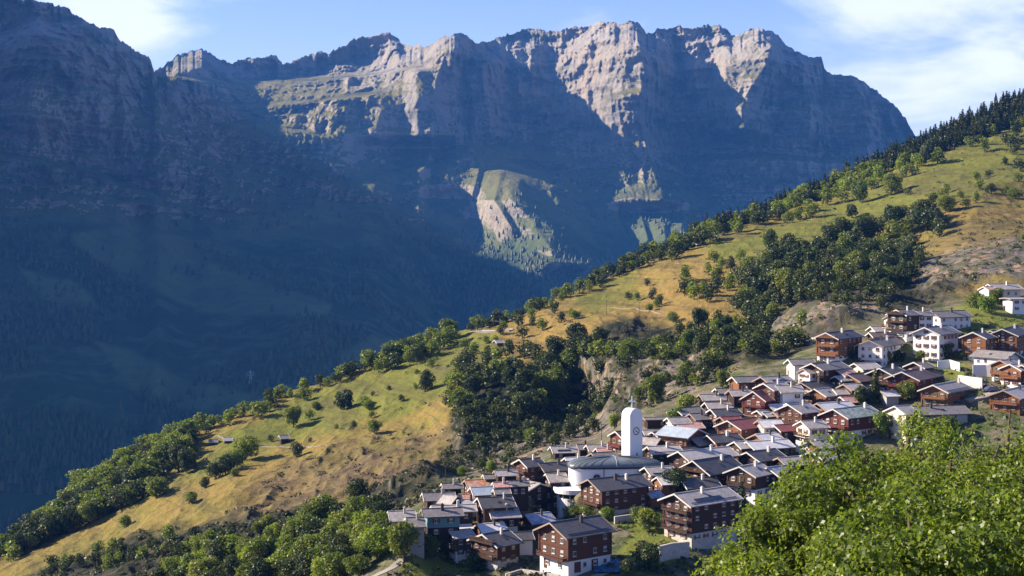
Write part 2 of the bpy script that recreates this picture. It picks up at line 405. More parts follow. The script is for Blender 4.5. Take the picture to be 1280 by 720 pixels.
def mat_ground():
    m = M('hillside_ground'); p = m.coord('Position')
    n1 = m.noise(p, 0.03, 7, 0.62); n2 = m.noise(p, 0.22, 6, 0.65); n3 = m.noise(p, 1.4, 5, 0.7)
    terr = m.noise(m.coord('Position', (0.006, 0.006, 0.35)), 1.0, 5, 0.6, 0.8)   # cattle terraces follow the contour
    gold = m.mix(n2, (0.14, 0.09, 0.025), (0.30, 0.20, 0.055)); gold = m.mix(m.ramp(n3, [(0.45, 0.0), (0.75, 0.6)]), gold, (0.075, 0.075, 0.024))
    green = m.mix(n2, (0.0634, 0.0774, 0.0123), (0.1672, 0.1672, 0.0308)); green = m.mix(m.ramp(n3, [(0.5, 0.0), (0.8, 0.5)]), green, (0.045, 0.065, 0.014))
    f = m.math('ADD', m.math('MULTIPLY', m.attr('green'), 0.85), m.ramp(n1, [(0.34, 0.0), (0.6, 0.55)]))
    f = m.math('SUBTRACT', f, m.math('MULTIPLY', m.attr('gold'), 0.35), True)
    f = m.math('ADD', f, m.math('MULTIPLY', m.math('SUBTRACT', terr, 0.5), 0.9), True)
    col = m.mix(f, gold, green)
    col = m.mix(m.ramp(terr, [(0.49, 0.0), (0.57, 0.65), (0.66, 0.0)]), col, (0.085, 0.062, 0.030))
    scr = m.mix(m.ramp(n2, [(0.40, 0.0), (0.62, 1.0)]), (0.0528, 0.0370, 0.0299), (0.1628, 0.1144, 0.0634)); scr = m.mix(m.ramp(n3, [(0.45, 0.0), (0.65, 0.7)]), scr, (0.030, 0.030, 0.016))
    col = m.mix(m.math('MULTIPLY', m.attr('scree'), m.ramp(n1, [(0.30, 1.0), (0.62, 0.35)])), col, scr)
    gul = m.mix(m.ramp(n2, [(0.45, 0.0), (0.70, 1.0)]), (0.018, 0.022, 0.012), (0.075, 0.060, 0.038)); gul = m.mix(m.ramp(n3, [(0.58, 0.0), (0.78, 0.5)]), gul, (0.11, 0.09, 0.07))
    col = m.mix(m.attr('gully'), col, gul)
    vil = m.mix(m.ramp(n2, [(0.42, 0.0), (0.6, 1.0)]), (0.055, 0.075, 0.02), (0.16, 0.13, 0.09)); col = m.mix(m.attr('village'), col, vil)
    col = m.mix(m.attr('lawn'), col, m.mix(n2, (0.0836, 0.1056, 0.0176), (0.1936, 0.1980, 0.0396)))
    rk = m.mix(n3, (0.045, 0.038, 0.038), (0.22, 0.18, 0.16)); rk = m.mix(m.ramp(m.noise(p, 0.12, 4, 0.6), [(0.5, 0.0), (0.6, 0.6)]), rk, (0.36, 0.22, 0.14))
    rk = m.mix(m.ramp(n2, [(0.46, 0.0), (0.54, 0.85)]), rk, (0.05, 0.06, 0.022))
    geo = m.n('ShaderNodeNewGeometry'); sp = m.n('ShaderNodeSeparateXYZ'); m.l(geo.outputs['Normal'], sp.inputs[0])
    steep = m.math('MULTIPLY', m.ramp(sp.outputs['Z'], [(0.45, 1.0), (0.65, 0.0)]), m.attr('gully'))
    col = m.mix(m.math('MAXIMUM', m.attr('rock'), steep), col, rk)
    m.base(col); m.rough(0.95, 0.1)
    m.bump(m.math('ADD', m.math('MULTIPLY', n3, 0.6), m.math('MULTIPLY', n2, 1.6)), 0.7, 1.2); return m.m

# ---------------------------------------------------------------- the far wall and its valley side
CREST = np.array([(-2400, -420, 2300), (-1500, -400, 2800), (-1000, -400, 2900), (-600, -360, 3700), (-420, -265, 4800), (-330, -150, 5500), (-260, -112, 5900), (-190, -95, 5200), (-130, -45, 4400), (-60, -28, 4300), (0, -12, 4300), (20, -2, 4320), (40, -3, 4350),
    (60, 3, 4400), (85, 8, 4450), (93, 18, 4450), (108, 24, 4500), (120, 34, 4550), (140, 36, 4600), (151, 50, 4650), (163, 58, 4700), (176, 68, 4750), (188, 71, 4800), (193, 88, 4900), (198, 84, 5600),
    (215, 74, 6100), (228, 66, 6200), (240, 61, 6200), (262, 64, 6200), (275, 76, 6200), (290, 79, 6200), (310, 71, 6200), (330, 69, 6200), (345, 70, 6200), (353, 81, 6200), (372, 73, 6200),
    (400, 65, 6200), (413, 66, 6200), (435, 54, 6200), (450, 47, 6200), (470, 43, 6200), (487, 40, 6200), (497, 50, 6200), (505, 57, 6150), (520, 55, 6100), (530, 60, 6000), (540, 57, 5800), (552, 46, 5750), (568, 40, 5700), (580, 42, 5720), (592, 53, 5800),
    (605, 50, 5900), (620, 47, 6000), (650, 38, 6050), (672, 34, 6050), (690, 40, 6000), (715, 35, 5950), (735, 32, 5900), (765, 25, 5800), (775, 29, 5800), (790, 24, 5750), (800, 28, 5800), (808, 42, 5850), (825, 36, 5850),
    (850, 30, 5850), (865, 36, 5850), (880, 32, 5850), (896, 33, 5800), (908, 35, 5800), (914, 46, 5800), (925, 41, 5750), (940, 37, 5700), (947, 33, 5650), (952, 38, 5650), (965, 37, 5650), (973, 45, 5650), (985, 58, 5600), (1000, 67, 5550), (1015, 70, 5550),
    (1027, 72, 5550), (1031, 88, 5600), (1045, 92, 5600), (1060, 92, 5550), (1067, 97, 5550), (1080, 99, 5550), (1088, 111, 5600), (1097, 112, 5550), (1110, 126, 5500), (1125, 138, 5500), (1137, 156, 5500), (1160, 190, 5500), (1300, 260, 5500), (1700, 330, 5600), (2100, 340, 5600)], float)
_W = TPS([(u, v, d / 1000) for u, v, d in [
    (0, 60, 4250), (0, 120, 4080), (0, 250, 3900), (0, 350, 3450), (0, 450, 2900), (0, 600, 2250), (0, 760, 1900), (100, 60, 4400), (100, 200, 4080), (100, 300, 3750), (100, 450, 2950), (190, 120, 4700),
    (220, 200, 4550), (200, 300, 4150), (220, 400, 3450), (230, 520, 2700), (230, 760, 1950), (300, 95, 5850), (300, 140, 5500), (300, 200, 5000), (300, 280, 4650), (300, 350, 4100), (340, 420, 3400), (380, 430, 3200),
    (400, 85, 6050), (400, 110, 5750), (400, 140, 5450), (400, 200, 5150), (400, 260, 4900), (400, 320, 4450), (460, 380, 3900), (450, 450, 3250), (450, 560, 2600), (480, 80, 6000), (480, 120, 5650), (480, 210, 5350), (480, 240, 5150),
    (570, 60, 5700), (570, 120, 5580), (570, 200, 5400), (570, 260, 5150), (560, 320, 4700), (560, 380, 4300), (560, 500, 3300), (660, 60, 5950), (660, 130, 5800), (660, 190, 5600), (640, 240, 4900), (580, 232, 5210), (590, 290, 4930), (660, 300, 4690), (690, 322, 4480), (700, 345, 4500), (700, 400, 4200), (700, 500, 3600),
    (780, 50, 5750), (780, 120, 5600), (780, 200, 5550), (780, 280, 5130), (800, 320, 4900), (850, 60, 5850), (850, 150, 5800), (850, 220, 5650), (850, 290, 4950), (815, 285, 5030), (900, 340, 4700), (940, 60, 5650), (940, 120, 5520), (940, 200, 5400), (940, 280, 5200),
    (1030, 110, 5550), (1030, 200, 5350), (1100, 160, 5500), (1100, 240, 5300), (1300, 300, 5400), (1300, 420, 4600), (1300, 760, 3800), (-300, 0, 5000), (-300, 300, 3500), (-300, 760, 1800), (-260, -200, 5800), (-900, -200, 3000), (-900, 300, 2200), (-900, 760, 1500), (-1800, 300, 1900), (-1800, 760, 1500), (-1800, -300, 2400),
    (700, 760, 2800), (1700, 400, 5000), (1700, 760, 4200), (2100, 760, 4200)]], 2e-3)
def rib(u, v, line, amp, wl, wr, p=1.0, v0=None, v1=None, fade=18):
    """a rock rib: gentle on the side the sun sees, sheer on the other; line is its crest as (u, v)"""
    L = np.array(line, float); o = np.argsort(L[:, 1]); uc = np.interp(v, L[o, 1], L[o, 0])
    d = u - uc; s = np.where(d < 0, np.clip(1 + d / wl, 0, 1), np.clip(1 - d / wr, 0, 1)) ** p
    a = L[o, 1][0] if v0 is None else v0; b = L[o, 1][-1] if v1 is None else v1
    return -amp * s * sstep(a - fade, a + 2, v) * sstep(b + fade, b - 2, v)
def bench(u, v, line, ht, depth, u0, u1, fade=25):
    """a sloping shelf: the ground steps back by depth (metres) over ht pixels above the line"""
    L = np.array(line, float); vc = np.interp(u, L[:, 0], L[:, 1])
    return depth * (sstep(0, 1, (vc - v) / ht) - 0.5) * sstep(u0 - fade, u0, u) * sstep(u1 + fade, u1, u)
def wall_depth(u, v):
    D = _W(u, v) * 1000
    for r in [
        ([(566, 40), (556, 70), (545, 100), (542, 130), (546, 150), (550, 168)], 290, 150, 30),
        ([(524, 90), (500, 110), (486, 140), (490, 215)], 26, 40, 14),
        ([(604, 78), (602, 100), (610, 125), (612, 165)], 170, 26, 34),
        ([(538, 160), (540, 185), (530, 208)], 70, 12, 10),
        ([(792, 25), (800, 60), (806, 90), (800, 120), (800, 150), (812, 200), (830, 250)], 400, 92, 45),
        ([(742, 40), (735, 60), (722, 90)], 60, 30, 12),
        ([(950, 33), (962, 60), (958, 80), (938, 110), (926, 135), (930, 160)], 300, 86, 40),
        ([(905, 70), (908, 90), (905, 112)], 70, 16, 16),
        ([(1026, 70), (1006, 76), (1004, 100), (1010, 160)], 170, 32, 26),
        ([(1078, 98), (1080, 140), (1085, 200)], 110, 26, 24),
        ([(880, 35), (872, 60), (868, 110)], 80, 24, 20),
        ([(670, 35), (664, 70), (668, 130)], 90, 34, 24),
        ([(252, 60), (258, 80), (262, 100)], 120, 50, 24),
        ([(345, 70), (350, 85)], 60, 40, 14), ([(487, 40), (498, 60), (505, 80)], 110, 60, 20),
        ([(192, 75), (195, 110), (200, 160), (215, 220)], 160, 60, 30),
        ([(110, 25), (100, 80), (95, 140)], 90, 45, 40), ([(50, 0), (52, 60), (40, 130), (60, 220)], 110, 50, 40), ([(150, 55), (150, 110), (165, 180), (190, 250)], 120, 40, 30),
        ([(622, 195), (630, 215), (640, 250), (690, 300), (740, 330)], 130, 90, 90), ([(600, 205), (594, 230), (585, 262)], 42, 22, 7), ([(648, 235), (664, 262), (694, 290)], 46, 22, 8), ([(625, 222), (618, 250), (640, 285)], 44, 22, 7), ([(668, 285), (690, 312), (730, 330)], 40, 26, 8),
        ([(562, 200), (556, 232)], 120, 108, 60), 
        ([(772, 266), (776, 290)], 45, 22, 7), ([(800, 266), (810, 300), (790, 335)], 50, 22, 7), ([(828, 268), (832, 300), (815, 330)], 48, 18, 7), ([(853, 272), (850, 305)], 45, 16, 7),
        ([(700, 175), (712, 205), (716, 235)], 30, 60, 40), ([(718, 90), (716, 150), (720, 180)], 60, 40, 30),
        ([(240, 300), (300, 360), (390, 400), (460, 420)], 90, 110, 60), ([(60, 470), (160, 560), (280, 620)], 120, 130, 90)]:
        D = D + rib(u, v, r[0], *r[1:])
    # shelves
    D = D + bench(u, v, [(200, 100), (260, 105), (330, 108), (420, 100), (520, 90)], 9, 260, 200, 520)
    D = D + bench(u, v, [(260, 132), (330, 135), (400, 128), (470, 120)], 7, 160, 265, 470)
    D = D + bench(u, v, [(300, 158), (345, 160), (400, 172)], 6, 120, 300, 400)
    D = D + bench(u, v, [(455, 226), (500, 218), (550, 208)], 8, 110, 455, 550)
    D = D + bench(u, v, [(600, 322), (650, 328), (730, 330)], 9, 130, 590, 740)
    D = D + bench(u, v, [(180, 255), (300, 275), (400, 262), (500, 270)], 8, 120, 150, 500)
    D = D + bench(u, v, [(0, 195), (100, 215), (200, 250)], 7, 110, -100, 200)
    return D
def wall_detail(x, y, z, s):
    """rock relief in metres toward the viewer: gullies, buttresses and strata"""
    gu = (ridged(x / 420, y / 900, z / 1100, o=5, g=0.55) - 0.45) + 0.55 * (ridged(x / 210 + 3 + z / 1500, y / 600, z / 1400, o=4, g=.6) - .45)
    bu = fbm(x / 170, y / 300, z / 330, o=5, g=0.55)
    st = fbm(x / 1400 + 9, y / 1400, z / 34 + 0.004 * x / 34, o=3)
    cr = ridged(x / 120, y / 200, z / 200, o=4, g=0.6) - 0.45
    fi = ridged(x / 46, y / 90, z / 70, o=3, g=0.6) - 0.45
    am = 0.55 + 0.9 * sstep(-.3, .4, fbm(x / 500, y / 500, z / 300 + 5, o=3))
    def ledges(per, A, k):
        t = z / per + 0.55 * fbm(x / 520 + k, y / 520, 0, o=4) + 0.05 * x / per; f = t - np.floor(t); return A * (f - sstep(.66, 1.0, f))
    led = ledges(96.0, 34.0, 3) + ledges(37.0, 13.0, 8) * (1 + .4 * bu) + ledges(210.0, 52.0, 13)
    return s * (am * led + 115 * gu + 60 * bu + 14 * st + 66 * cr + 34 * fi)
CLEAR = [[(90, 290), (180, 275), (260, 325), (410, 385), (405, 402), (330, 398), (250, 385), (150, 345)], [(120, 425), (170, 440), (230, 475), (330, 498), (360, 480), (400, 490), (330, 530), (240, 520), (170, 490)],
    [(420, 445), (470, 420), (540, 425), (520, 450), (440, 475)], [(225, 560), (300, 530), (330, 540), (250, 585)], [(20, 330), (90, 350), (140, 390), (60, 380)], [(590, 400), (640, 380), (640, 400), (600, 415)]]
def clearing(u, v, x, z):
    wu = u + 16 * fbm(x / 160, z / 160, 1, o=4); wv = v + 10 * fbm(x / 160, z / 160, 7, o=4); a = np.zeros(u.shape)
    for p in CLEAR: a = np.maximum(a, poly_soft(wu, wv, p, 5))
    return a
def build_wall():
    us = np.concatenate([np.arange(-2400, -40, 16.0), np.arange(-40, 1160, 1.12), np.arange(1160, 2100, 12.0)])
    nr = 560
    cv = np.interp(us, CREST[:, 0], CREST[:, 1]); cd = np.interp(us, CREST[:, 0], CREST[:, 2])
    jag = fbm(us / 11.0, 3.3, 0, o=4, g=0.65) * 5.0 + (ridged(us / 7.0, 1.7, 0, o=3) - .45) * -3.2 + fbm(us / 2.6, 8.3, 0, o=2) * 1.0
    cv = cv + jag * np.where(us > -40, 1, 6)
    T = (np.linspace(0, 1, nr) ** 1.25)[:, None]
    V = cv[None] * (1 - T) + 760 * T; U = np.broadcast_to(us[None], V.shape)
    D = wall_depth(U, V)
    # meet the crest's own distance at the top
    top = sstep(26, 0, V - cv[None]); D = D * (1 - top * 0.8) + (cd[None]) * top * 0.8
    X = (U - 640) / FP * D; Z = (HV - V) / FP * D
    rocky = sstep(-60, 160, Z + 120 * fbm(X / 500, D / 500, 0, o=2)) * 0.97 + 0.03
    rocky = rocky * (0.60 + 0.40 * sstep(0, 18, V - cv[None]))
    calm = np.maximum(poly_soft(U, V, [(572, 205), (650, 192), (745, 318), (720, 342), (555, 332), (590, 290)], 12), poly_soft(U, V, [(700, 232), (760, 240), (870, 258), (865, 345), (740, 345)], 12))
    calm = np.maximum(calm, .85 * poly_soft(U, V, [(425, 168), (480, 158), (560, 165), (580, 215), (600, 300), (560, 300), (520, 232), (440, 235)], 10))
    calm = np.maximum(calm, 0.6 * poly_soft(U, V, [(415, 195), (470, 120), (556, 50), (560, 215), (450, 240)], 14)); calm = np.maximum(calm, .5 * poly_soft(U, V, [(705, 150), (740, 60), (800, 40), (800, 150), (760, 190)], 14))
    calm = np.maximum(calm, .5 * poly_soft(U, V, [(885, 130), (890, 65), (950, 60), (925, 140)], 12))
    dd = wall_detail(X, D, Z, rocky * (1 - .82 * calm))
    # lower slopes: broad hummocks
    dd = dd + (1 - rocky) * 38 * fbm(X / 420, D / 420, 0, o=3)
    X = (U - 640) / FP * (D - dd); Y = D - dd; Z = (HV - V) / FP * (D - dd)
    P = [np.stack([X[i], Y[i], Z[i]], 1) for i in range(nr)]
    global WALLG; WALLG = (X, Y, Z, U, V)
    front = np.concatenate(P); last = P[0]; bt = P[-1]
    back = []
    for dy, dz in [(2600, -1700), (1600, -1250), (800, -700), (350, -330), (120, -110), (40, -28)]:
        b = last.copy(); b[:, 0] += b[:, 0] / b[:, 1] * dy; b[:, 1] += dy; b[:, 2] += dz; back.append(b)
    fl = []
    for k in (0.6, 1.0):
        b = bt.copy(); b[:, 1] = b[:, 1] * (1 - k) + 60 * k; b[:, 0] = b[:, 0]; b[:, 2] = b[:, 2] * (1 - k) - 780 * k; fl.append(b)
    Pn = np.concatenate(back + [front] + fl); nC = len(us); nR = len(back) + nr + len(fl)
    i = np.arange(nR - 1)[:, None] * nC + np.arange(nC - 1)[None, :]
    q = np.stack([i, i + nC, i + nC + 1, i + 1], -1).reshape(-1, 4)
    me = mesh_np('mountain', Pn, q, mat_wall(), smooth=True)
    uu = np.concatenate([np.zeros(len(back) * nC), U.ravel(), np.zeros(len(fl) * nC)]); vv = np.concatenate([np.zeros(len(back) * nC), V.ravel(), np.zeros(len(fl) * nC)])
    at = me.attributes.new('clearing', 'FLOAT', 'POINT'); at.data.foreach_set('value', clearing(uu, vv, Pn[:, 0], Pn[:, 2]).astype(np.float32))
    o = bpy.data.objects.new('mountain', me); link(o); tag(o, kind='structure'); return o
def mat_wall():
    m = M('mountain_rock'); p = m.coord('Position')
    n1 = m.noise(p, 0.0022, 7, 0.62); n2 = m.noise(m.coord('Position', (1, 1, 0.35)), 0.011, 8, 0.68); n3 = m.noise(p, 0.03, 7, 0.7)
    strata = m.noise(m.coord('Position', (0.0008, 0.0008, 0.02), (0, R(4), 0)), 1.0, 6, 0.65, 0.6)
    rock = m.mix(n2, (0.10, 0.095, 0.09), (0.46, 0.41, 0.345)); rock = m.mix(m.ramp(strata, [(0.42, 0.0), (0.6, 0.65)]), rock, (0.31, 0.26, 0.20))
    rock = m.mix(m.ramp(n1, [(0.45, 0.0), (0.65, 0.5)]), rock, (0.36, 0.28, 0.19)); rock = m.mix(m.ramp(n3, [(0.5, 0.0), (0.75, 0.55)]), rock, (0.10, 0.088, 0.075))
    geo = m.n('ShaderNodeNewGeometry'); sp = m.n('ShaderNodeSeparateXYZ'); m.l(geo.outputs['Normal'], sp.inputs[0])
    sz = m.n('ShaderNodeSeparateXYZ'); m.l(geo.outputs['Position'], sz.inputs[0])
    flat = m.math('ADD', sp.outputs['Z'], m.math('MULTIPLY', m.math('SUBTRACT', n2, 0.5), 0.7))
    zz = m.math('ADD', sz.outputs['Z'], m.math('MULTIPLY', m.math('SUBTRACT', n1, 0.5), 900))
    low = m.math('DIVIDE', m.math('SUBTRACT', 430, zz), 500, True)      # the lower, the more meadow and wood
    thr = m.math('SUBTRACT', flat, m.math('SUBTRACT', 0.62, m.math('MULTIPLY', low, 0.55)))
    gf = m.ramp(m.math('ADD', m.math('MULTIPLY', thr, 4.0), 0.5, True), [(0.2, 0.0), (0.8, 1.0)])
    grass = m.mix(low, m.mix(n3, (0.085, 0.09, 0.03), (0.26, 0.21, 0.06)), m.mix(n3, (0.030, 0.050, 0.026), (0.12, 0.145, 0.055))); scree = m.mix(n3, (0.24, 0.21, 0.18), (0.42, 0.37, 0.31))
    hi = m.math('DIVIDE', m.math('SUBTRACT', zz, 300), 700, True)
    sc = m.ramp(m.math('ADD', hi, m.math('SUBTRACT', n2, 0.5)), [(0.35, 0.0), (0.65, 1.0)])
    col = m.mix(gf, rock, m.mix(sc, grass, scree))
    wood = m.mix(n3, (0.016, 0.03, 0.012), (0.05, 0.07, 0.022))
    wl = m.math('DIVIDE', m.math('SUBTRACT', 60, zz), 160, True)
    wf = m.math('MULTIPLY', wl, m.ramp(n2, [(0.40, 0.15), (0.52, 1.0)]))
    wf = m.math('MULTIPLY', wf, m.math('SUBTRACT', 1.0, m.attr('clearing')))
    streak = m.noise(m.coord('Position', (0.012, 0.012, 0.0016)), 1.0, 5, 0.6)
    col = m.mix(m.math('MULTIPLY', m.ramp(streak, [(0.45, 0.0), (0.62, 0.55)]), m.math('SUBTRACT', 1.0, gf, True)), col, (0.37, 0.29, 0.20))
    col = m.mix(m.ramp(m.noise(m.coord('Position', (0.003, 0.003, 0.012)), 1.0, 6, 0.6), [(0.52, 0.0), (0.62, 0.6)]), col, (0.055, 0.060, 0.030))
    col = m.mix(wf, col, wood)
    col = m.mix(m.math('MULTIPLY', m.attr('clearing'), m.ramp(n2, [(0.35, 0.1), (0.6, 0.55)])), col, m.mix(n2, (0.07, 0.10, 0.03), (0.17, 0.18, 0.06)))
    m.base(col); m.rough(0.95, 0.08)
    m.bump(m.math('MULTIPLY', m.math('ADD', m.math('MULTIPLY', n2, 55.0), m.math('MULTIPLY', n3, 22.0)), m.ramp(m.math('DIVIDE', m.math('ADD', zz, 200), 500, True), [(0.0, 0.12), (1.0, 1.0)])), 0.9, 1.0); return m.m
def build_haze():
    b = MB(); z0, z1 = -960, HAZE_TOP; b.box((0, 3400, (z0 + z1) / 2), (26000, 14000, z1 - z0))
    m = bpy.data.materials.new('haze_air'); m.use_nodes = True; t = m.node_tree
    for n in list(t.nodes):
        if n.type != 'OUTPUT_MATERIAL': t.nodes.remove(n)
    v = t.nodes.new('ShaderNodeVolumePrincipled'); v.inputs['Color'].default_value = (0.08, 0.33, 1.0, 1); v.inputs['Density'].default_value = HAZE_DENSITY; v.inputs['Anisotropy'].default_value = 0.0
    t.links.new(v.outputs[0], t.nodes['Material Output'].inputs['Volume'])
    o = b.build('haze', m); tag(o, kind='stuff', label='pale blue haze in the air between the village and the far wall', cat='haze'); return o
HAZE_DENSITY = 3.8e-5
hillside = build_near(); mountain = build_wall(); HAZE_TOP = max(v.co.z for v in mountain.data.vertices) + 20; print('top', HAZE_TOP); haze = build_haze()

# ---------------------------------------------------------------- building materials
WALL = {
 'dark': mat_timber('timber_dark', (0.038, 0.022, 0.017)), 'brown': mat_timber('timber_brown', (0.072, 0.038, 0.026)),
 'red': mat_timber('timber_red_brown', (0.115, 0.048, 0.031)), 'orange': mat_timber('timber_orange', (0.235, 0.10, 0.045)),
 'grey': mat_timber('timber_grey', (0.10, 0.075, 0.062)), 'crimson': mat_timber('timber_crimson', (0.15, 0.042, 0.032)),
 'teal': mat_plain('boards_turquoise', (0.12, 0.22, 0.23), 0.7, 0.3, 0.12), 'white': mat_plain('plaster_white', (0.60, 0.58, 0.56), 0.85, 0.2, 0.09, 0.7),
 'cream': mat_plain('plaster_cream', (0.58, 0.50, 0.38), 0.85, 0.2, 0.12, 0.7), 'stone': mat_stone('rubble_stone', (0.42, 0.38, 0.34)),
 'concrete': mat_plain('concrete_grey', (0.30, 0.29, 0.28), 0.9, 0.2, 0.15, 0.6)}
ROOF = {
 'slate': mat_roof('slate_dark', (0.062, 0.055, 0.055), 0.55, 0.5), 'grey': mat_roof('slate_grey', (0.168, 0.147, 0.138), 0.6, 0.4),
 'light': mat_roof('stone_slab_light', (0.29, 0.255, 0.235), 0.6, 0.4), 'white': mat_roof('sheet_metal_white', (0.54, 0.51, 0.49), 0.45, 0.5, 0.06),
 'pale': mat_roof('stone_slab_pale', (0.385, 0.34, 0.31), 0.6, 0.4, 0.15), 'blue': mat_roof('sheet_metal_blue_grey', (0.30, 0.34, 0.38), 0.45, 0.5, 0.12),
 'rust': mat_roof('rusty_sheet_metal', (0.42, 0.30, 0.24), 0.7, 0.3, 0.2, patches=(0.42, 0.13, 0.04)), 'red': mat_roof('painted_metal_red', (0.22, 0.065, 0.055), 0.55, 0.4, 0.12),
 'pink': mat_roof('faded_tiles_pink', (0.45, 0.25, 0.21), 0.8, 0.2, 0.25), 'brown': mat_roof('tiles_brown', (0.11, 0.075, 0.075), 0.7, 0.3, 0.25),
 'mossy': mat_roof('rough_slabs_mossy', (0.30, 0.32, 0.31), 0.8, 0.3, 0.35, patches=(0.16, 0.19, 0.15)),
 'panel': mat_roof('slabs_blue_grey', (0.30, 0.30, 0.34), 0.5, 0.5, 0.2, patches=(0.13, 0.14, 0.22))}
M_TRIM = mat_plain('pale_timber_trim', (0.26, 0.19, 0.15), 0.7); M_TRIMW = mat_plain('white_trim', (0.46, 0.43, 0.40), 0.7)
M_CHIM = mat_plain('chimney_render', (0.48, 0.45, 0.42), 0.85); M_CHIMD = mat_plain('chimney_dark_metal', (0.05, 0.045, 0.05), 0.5)
def mat_glass(name='window_glass'):
    m = M(name); m.base((0.02, 0.025, 0.035)); m.rough(0.12, 0.6); return m.m
M_GLASS = mat_glass(); M_CURT = mat_plain('window_curtain', (0.45, 0.43, 0.42), 0.8); M_DOOR = mat_plain('door_brown', (0.09, 0.03, 0.022), 0.6)
M_SHG = mat_plain('shutters_green', (0.04, 0.08, 0.05), 0.7)
M_SOLAR = mat_plain('roof_panel_black', (0.015, 0.018, 0.03), 0.3, 0.6); M_FLOWER = mat_plain('red_shutters', (0.14, 0.03, 0.025), 0.7)
M_SNOWG = mat_plain('snow_guard_dark', (0.05, 0.05, 0.06), 0.6)

_win = {}
def window_mesh(w, h, frame, curtain, sh=0):
    k = (round(w, 2), round(h, 2), frame, curtain, sh)
    if k not in _win:
        b = MB(); fm = 0
        b.box((0, 0.0, 0), (w, 0.10, h), 0)                     # casing
        b.box((-w * .24, -0.055, 0), (w * .36, 0.03, h * .76), 1); b.box((w * .24, -0.055, 0), (w * .36, 0.03, h * .76), 1)
        if curtain: b.box((-w * .24, -0.074, h * .2), (w * .36, 0.01, h * .3), 2); b.box((w * .24, -0.074, h * .2), (w * .36, 0.01, h * .3), 2)
        b.box((0, -.06, -h / 2 - .05), (w + .16, .20, .09), 0)
        if sh: b.box((-w * .5 - w * .23, -.02, 0), (w * .42, .07, h), 3); b.box((w * .5 + w * .23, -.02, 0), (w * .42, .07, h), 3)
        _win[k] = b.mesh('window', [M_TRIMW if frame == 'w' else M_TRIM, M_GLASS, M_CURT, (M_DOOR, M_FLOWER, M_SHG)[max(0, sh - 1)]])
    return _win[k]

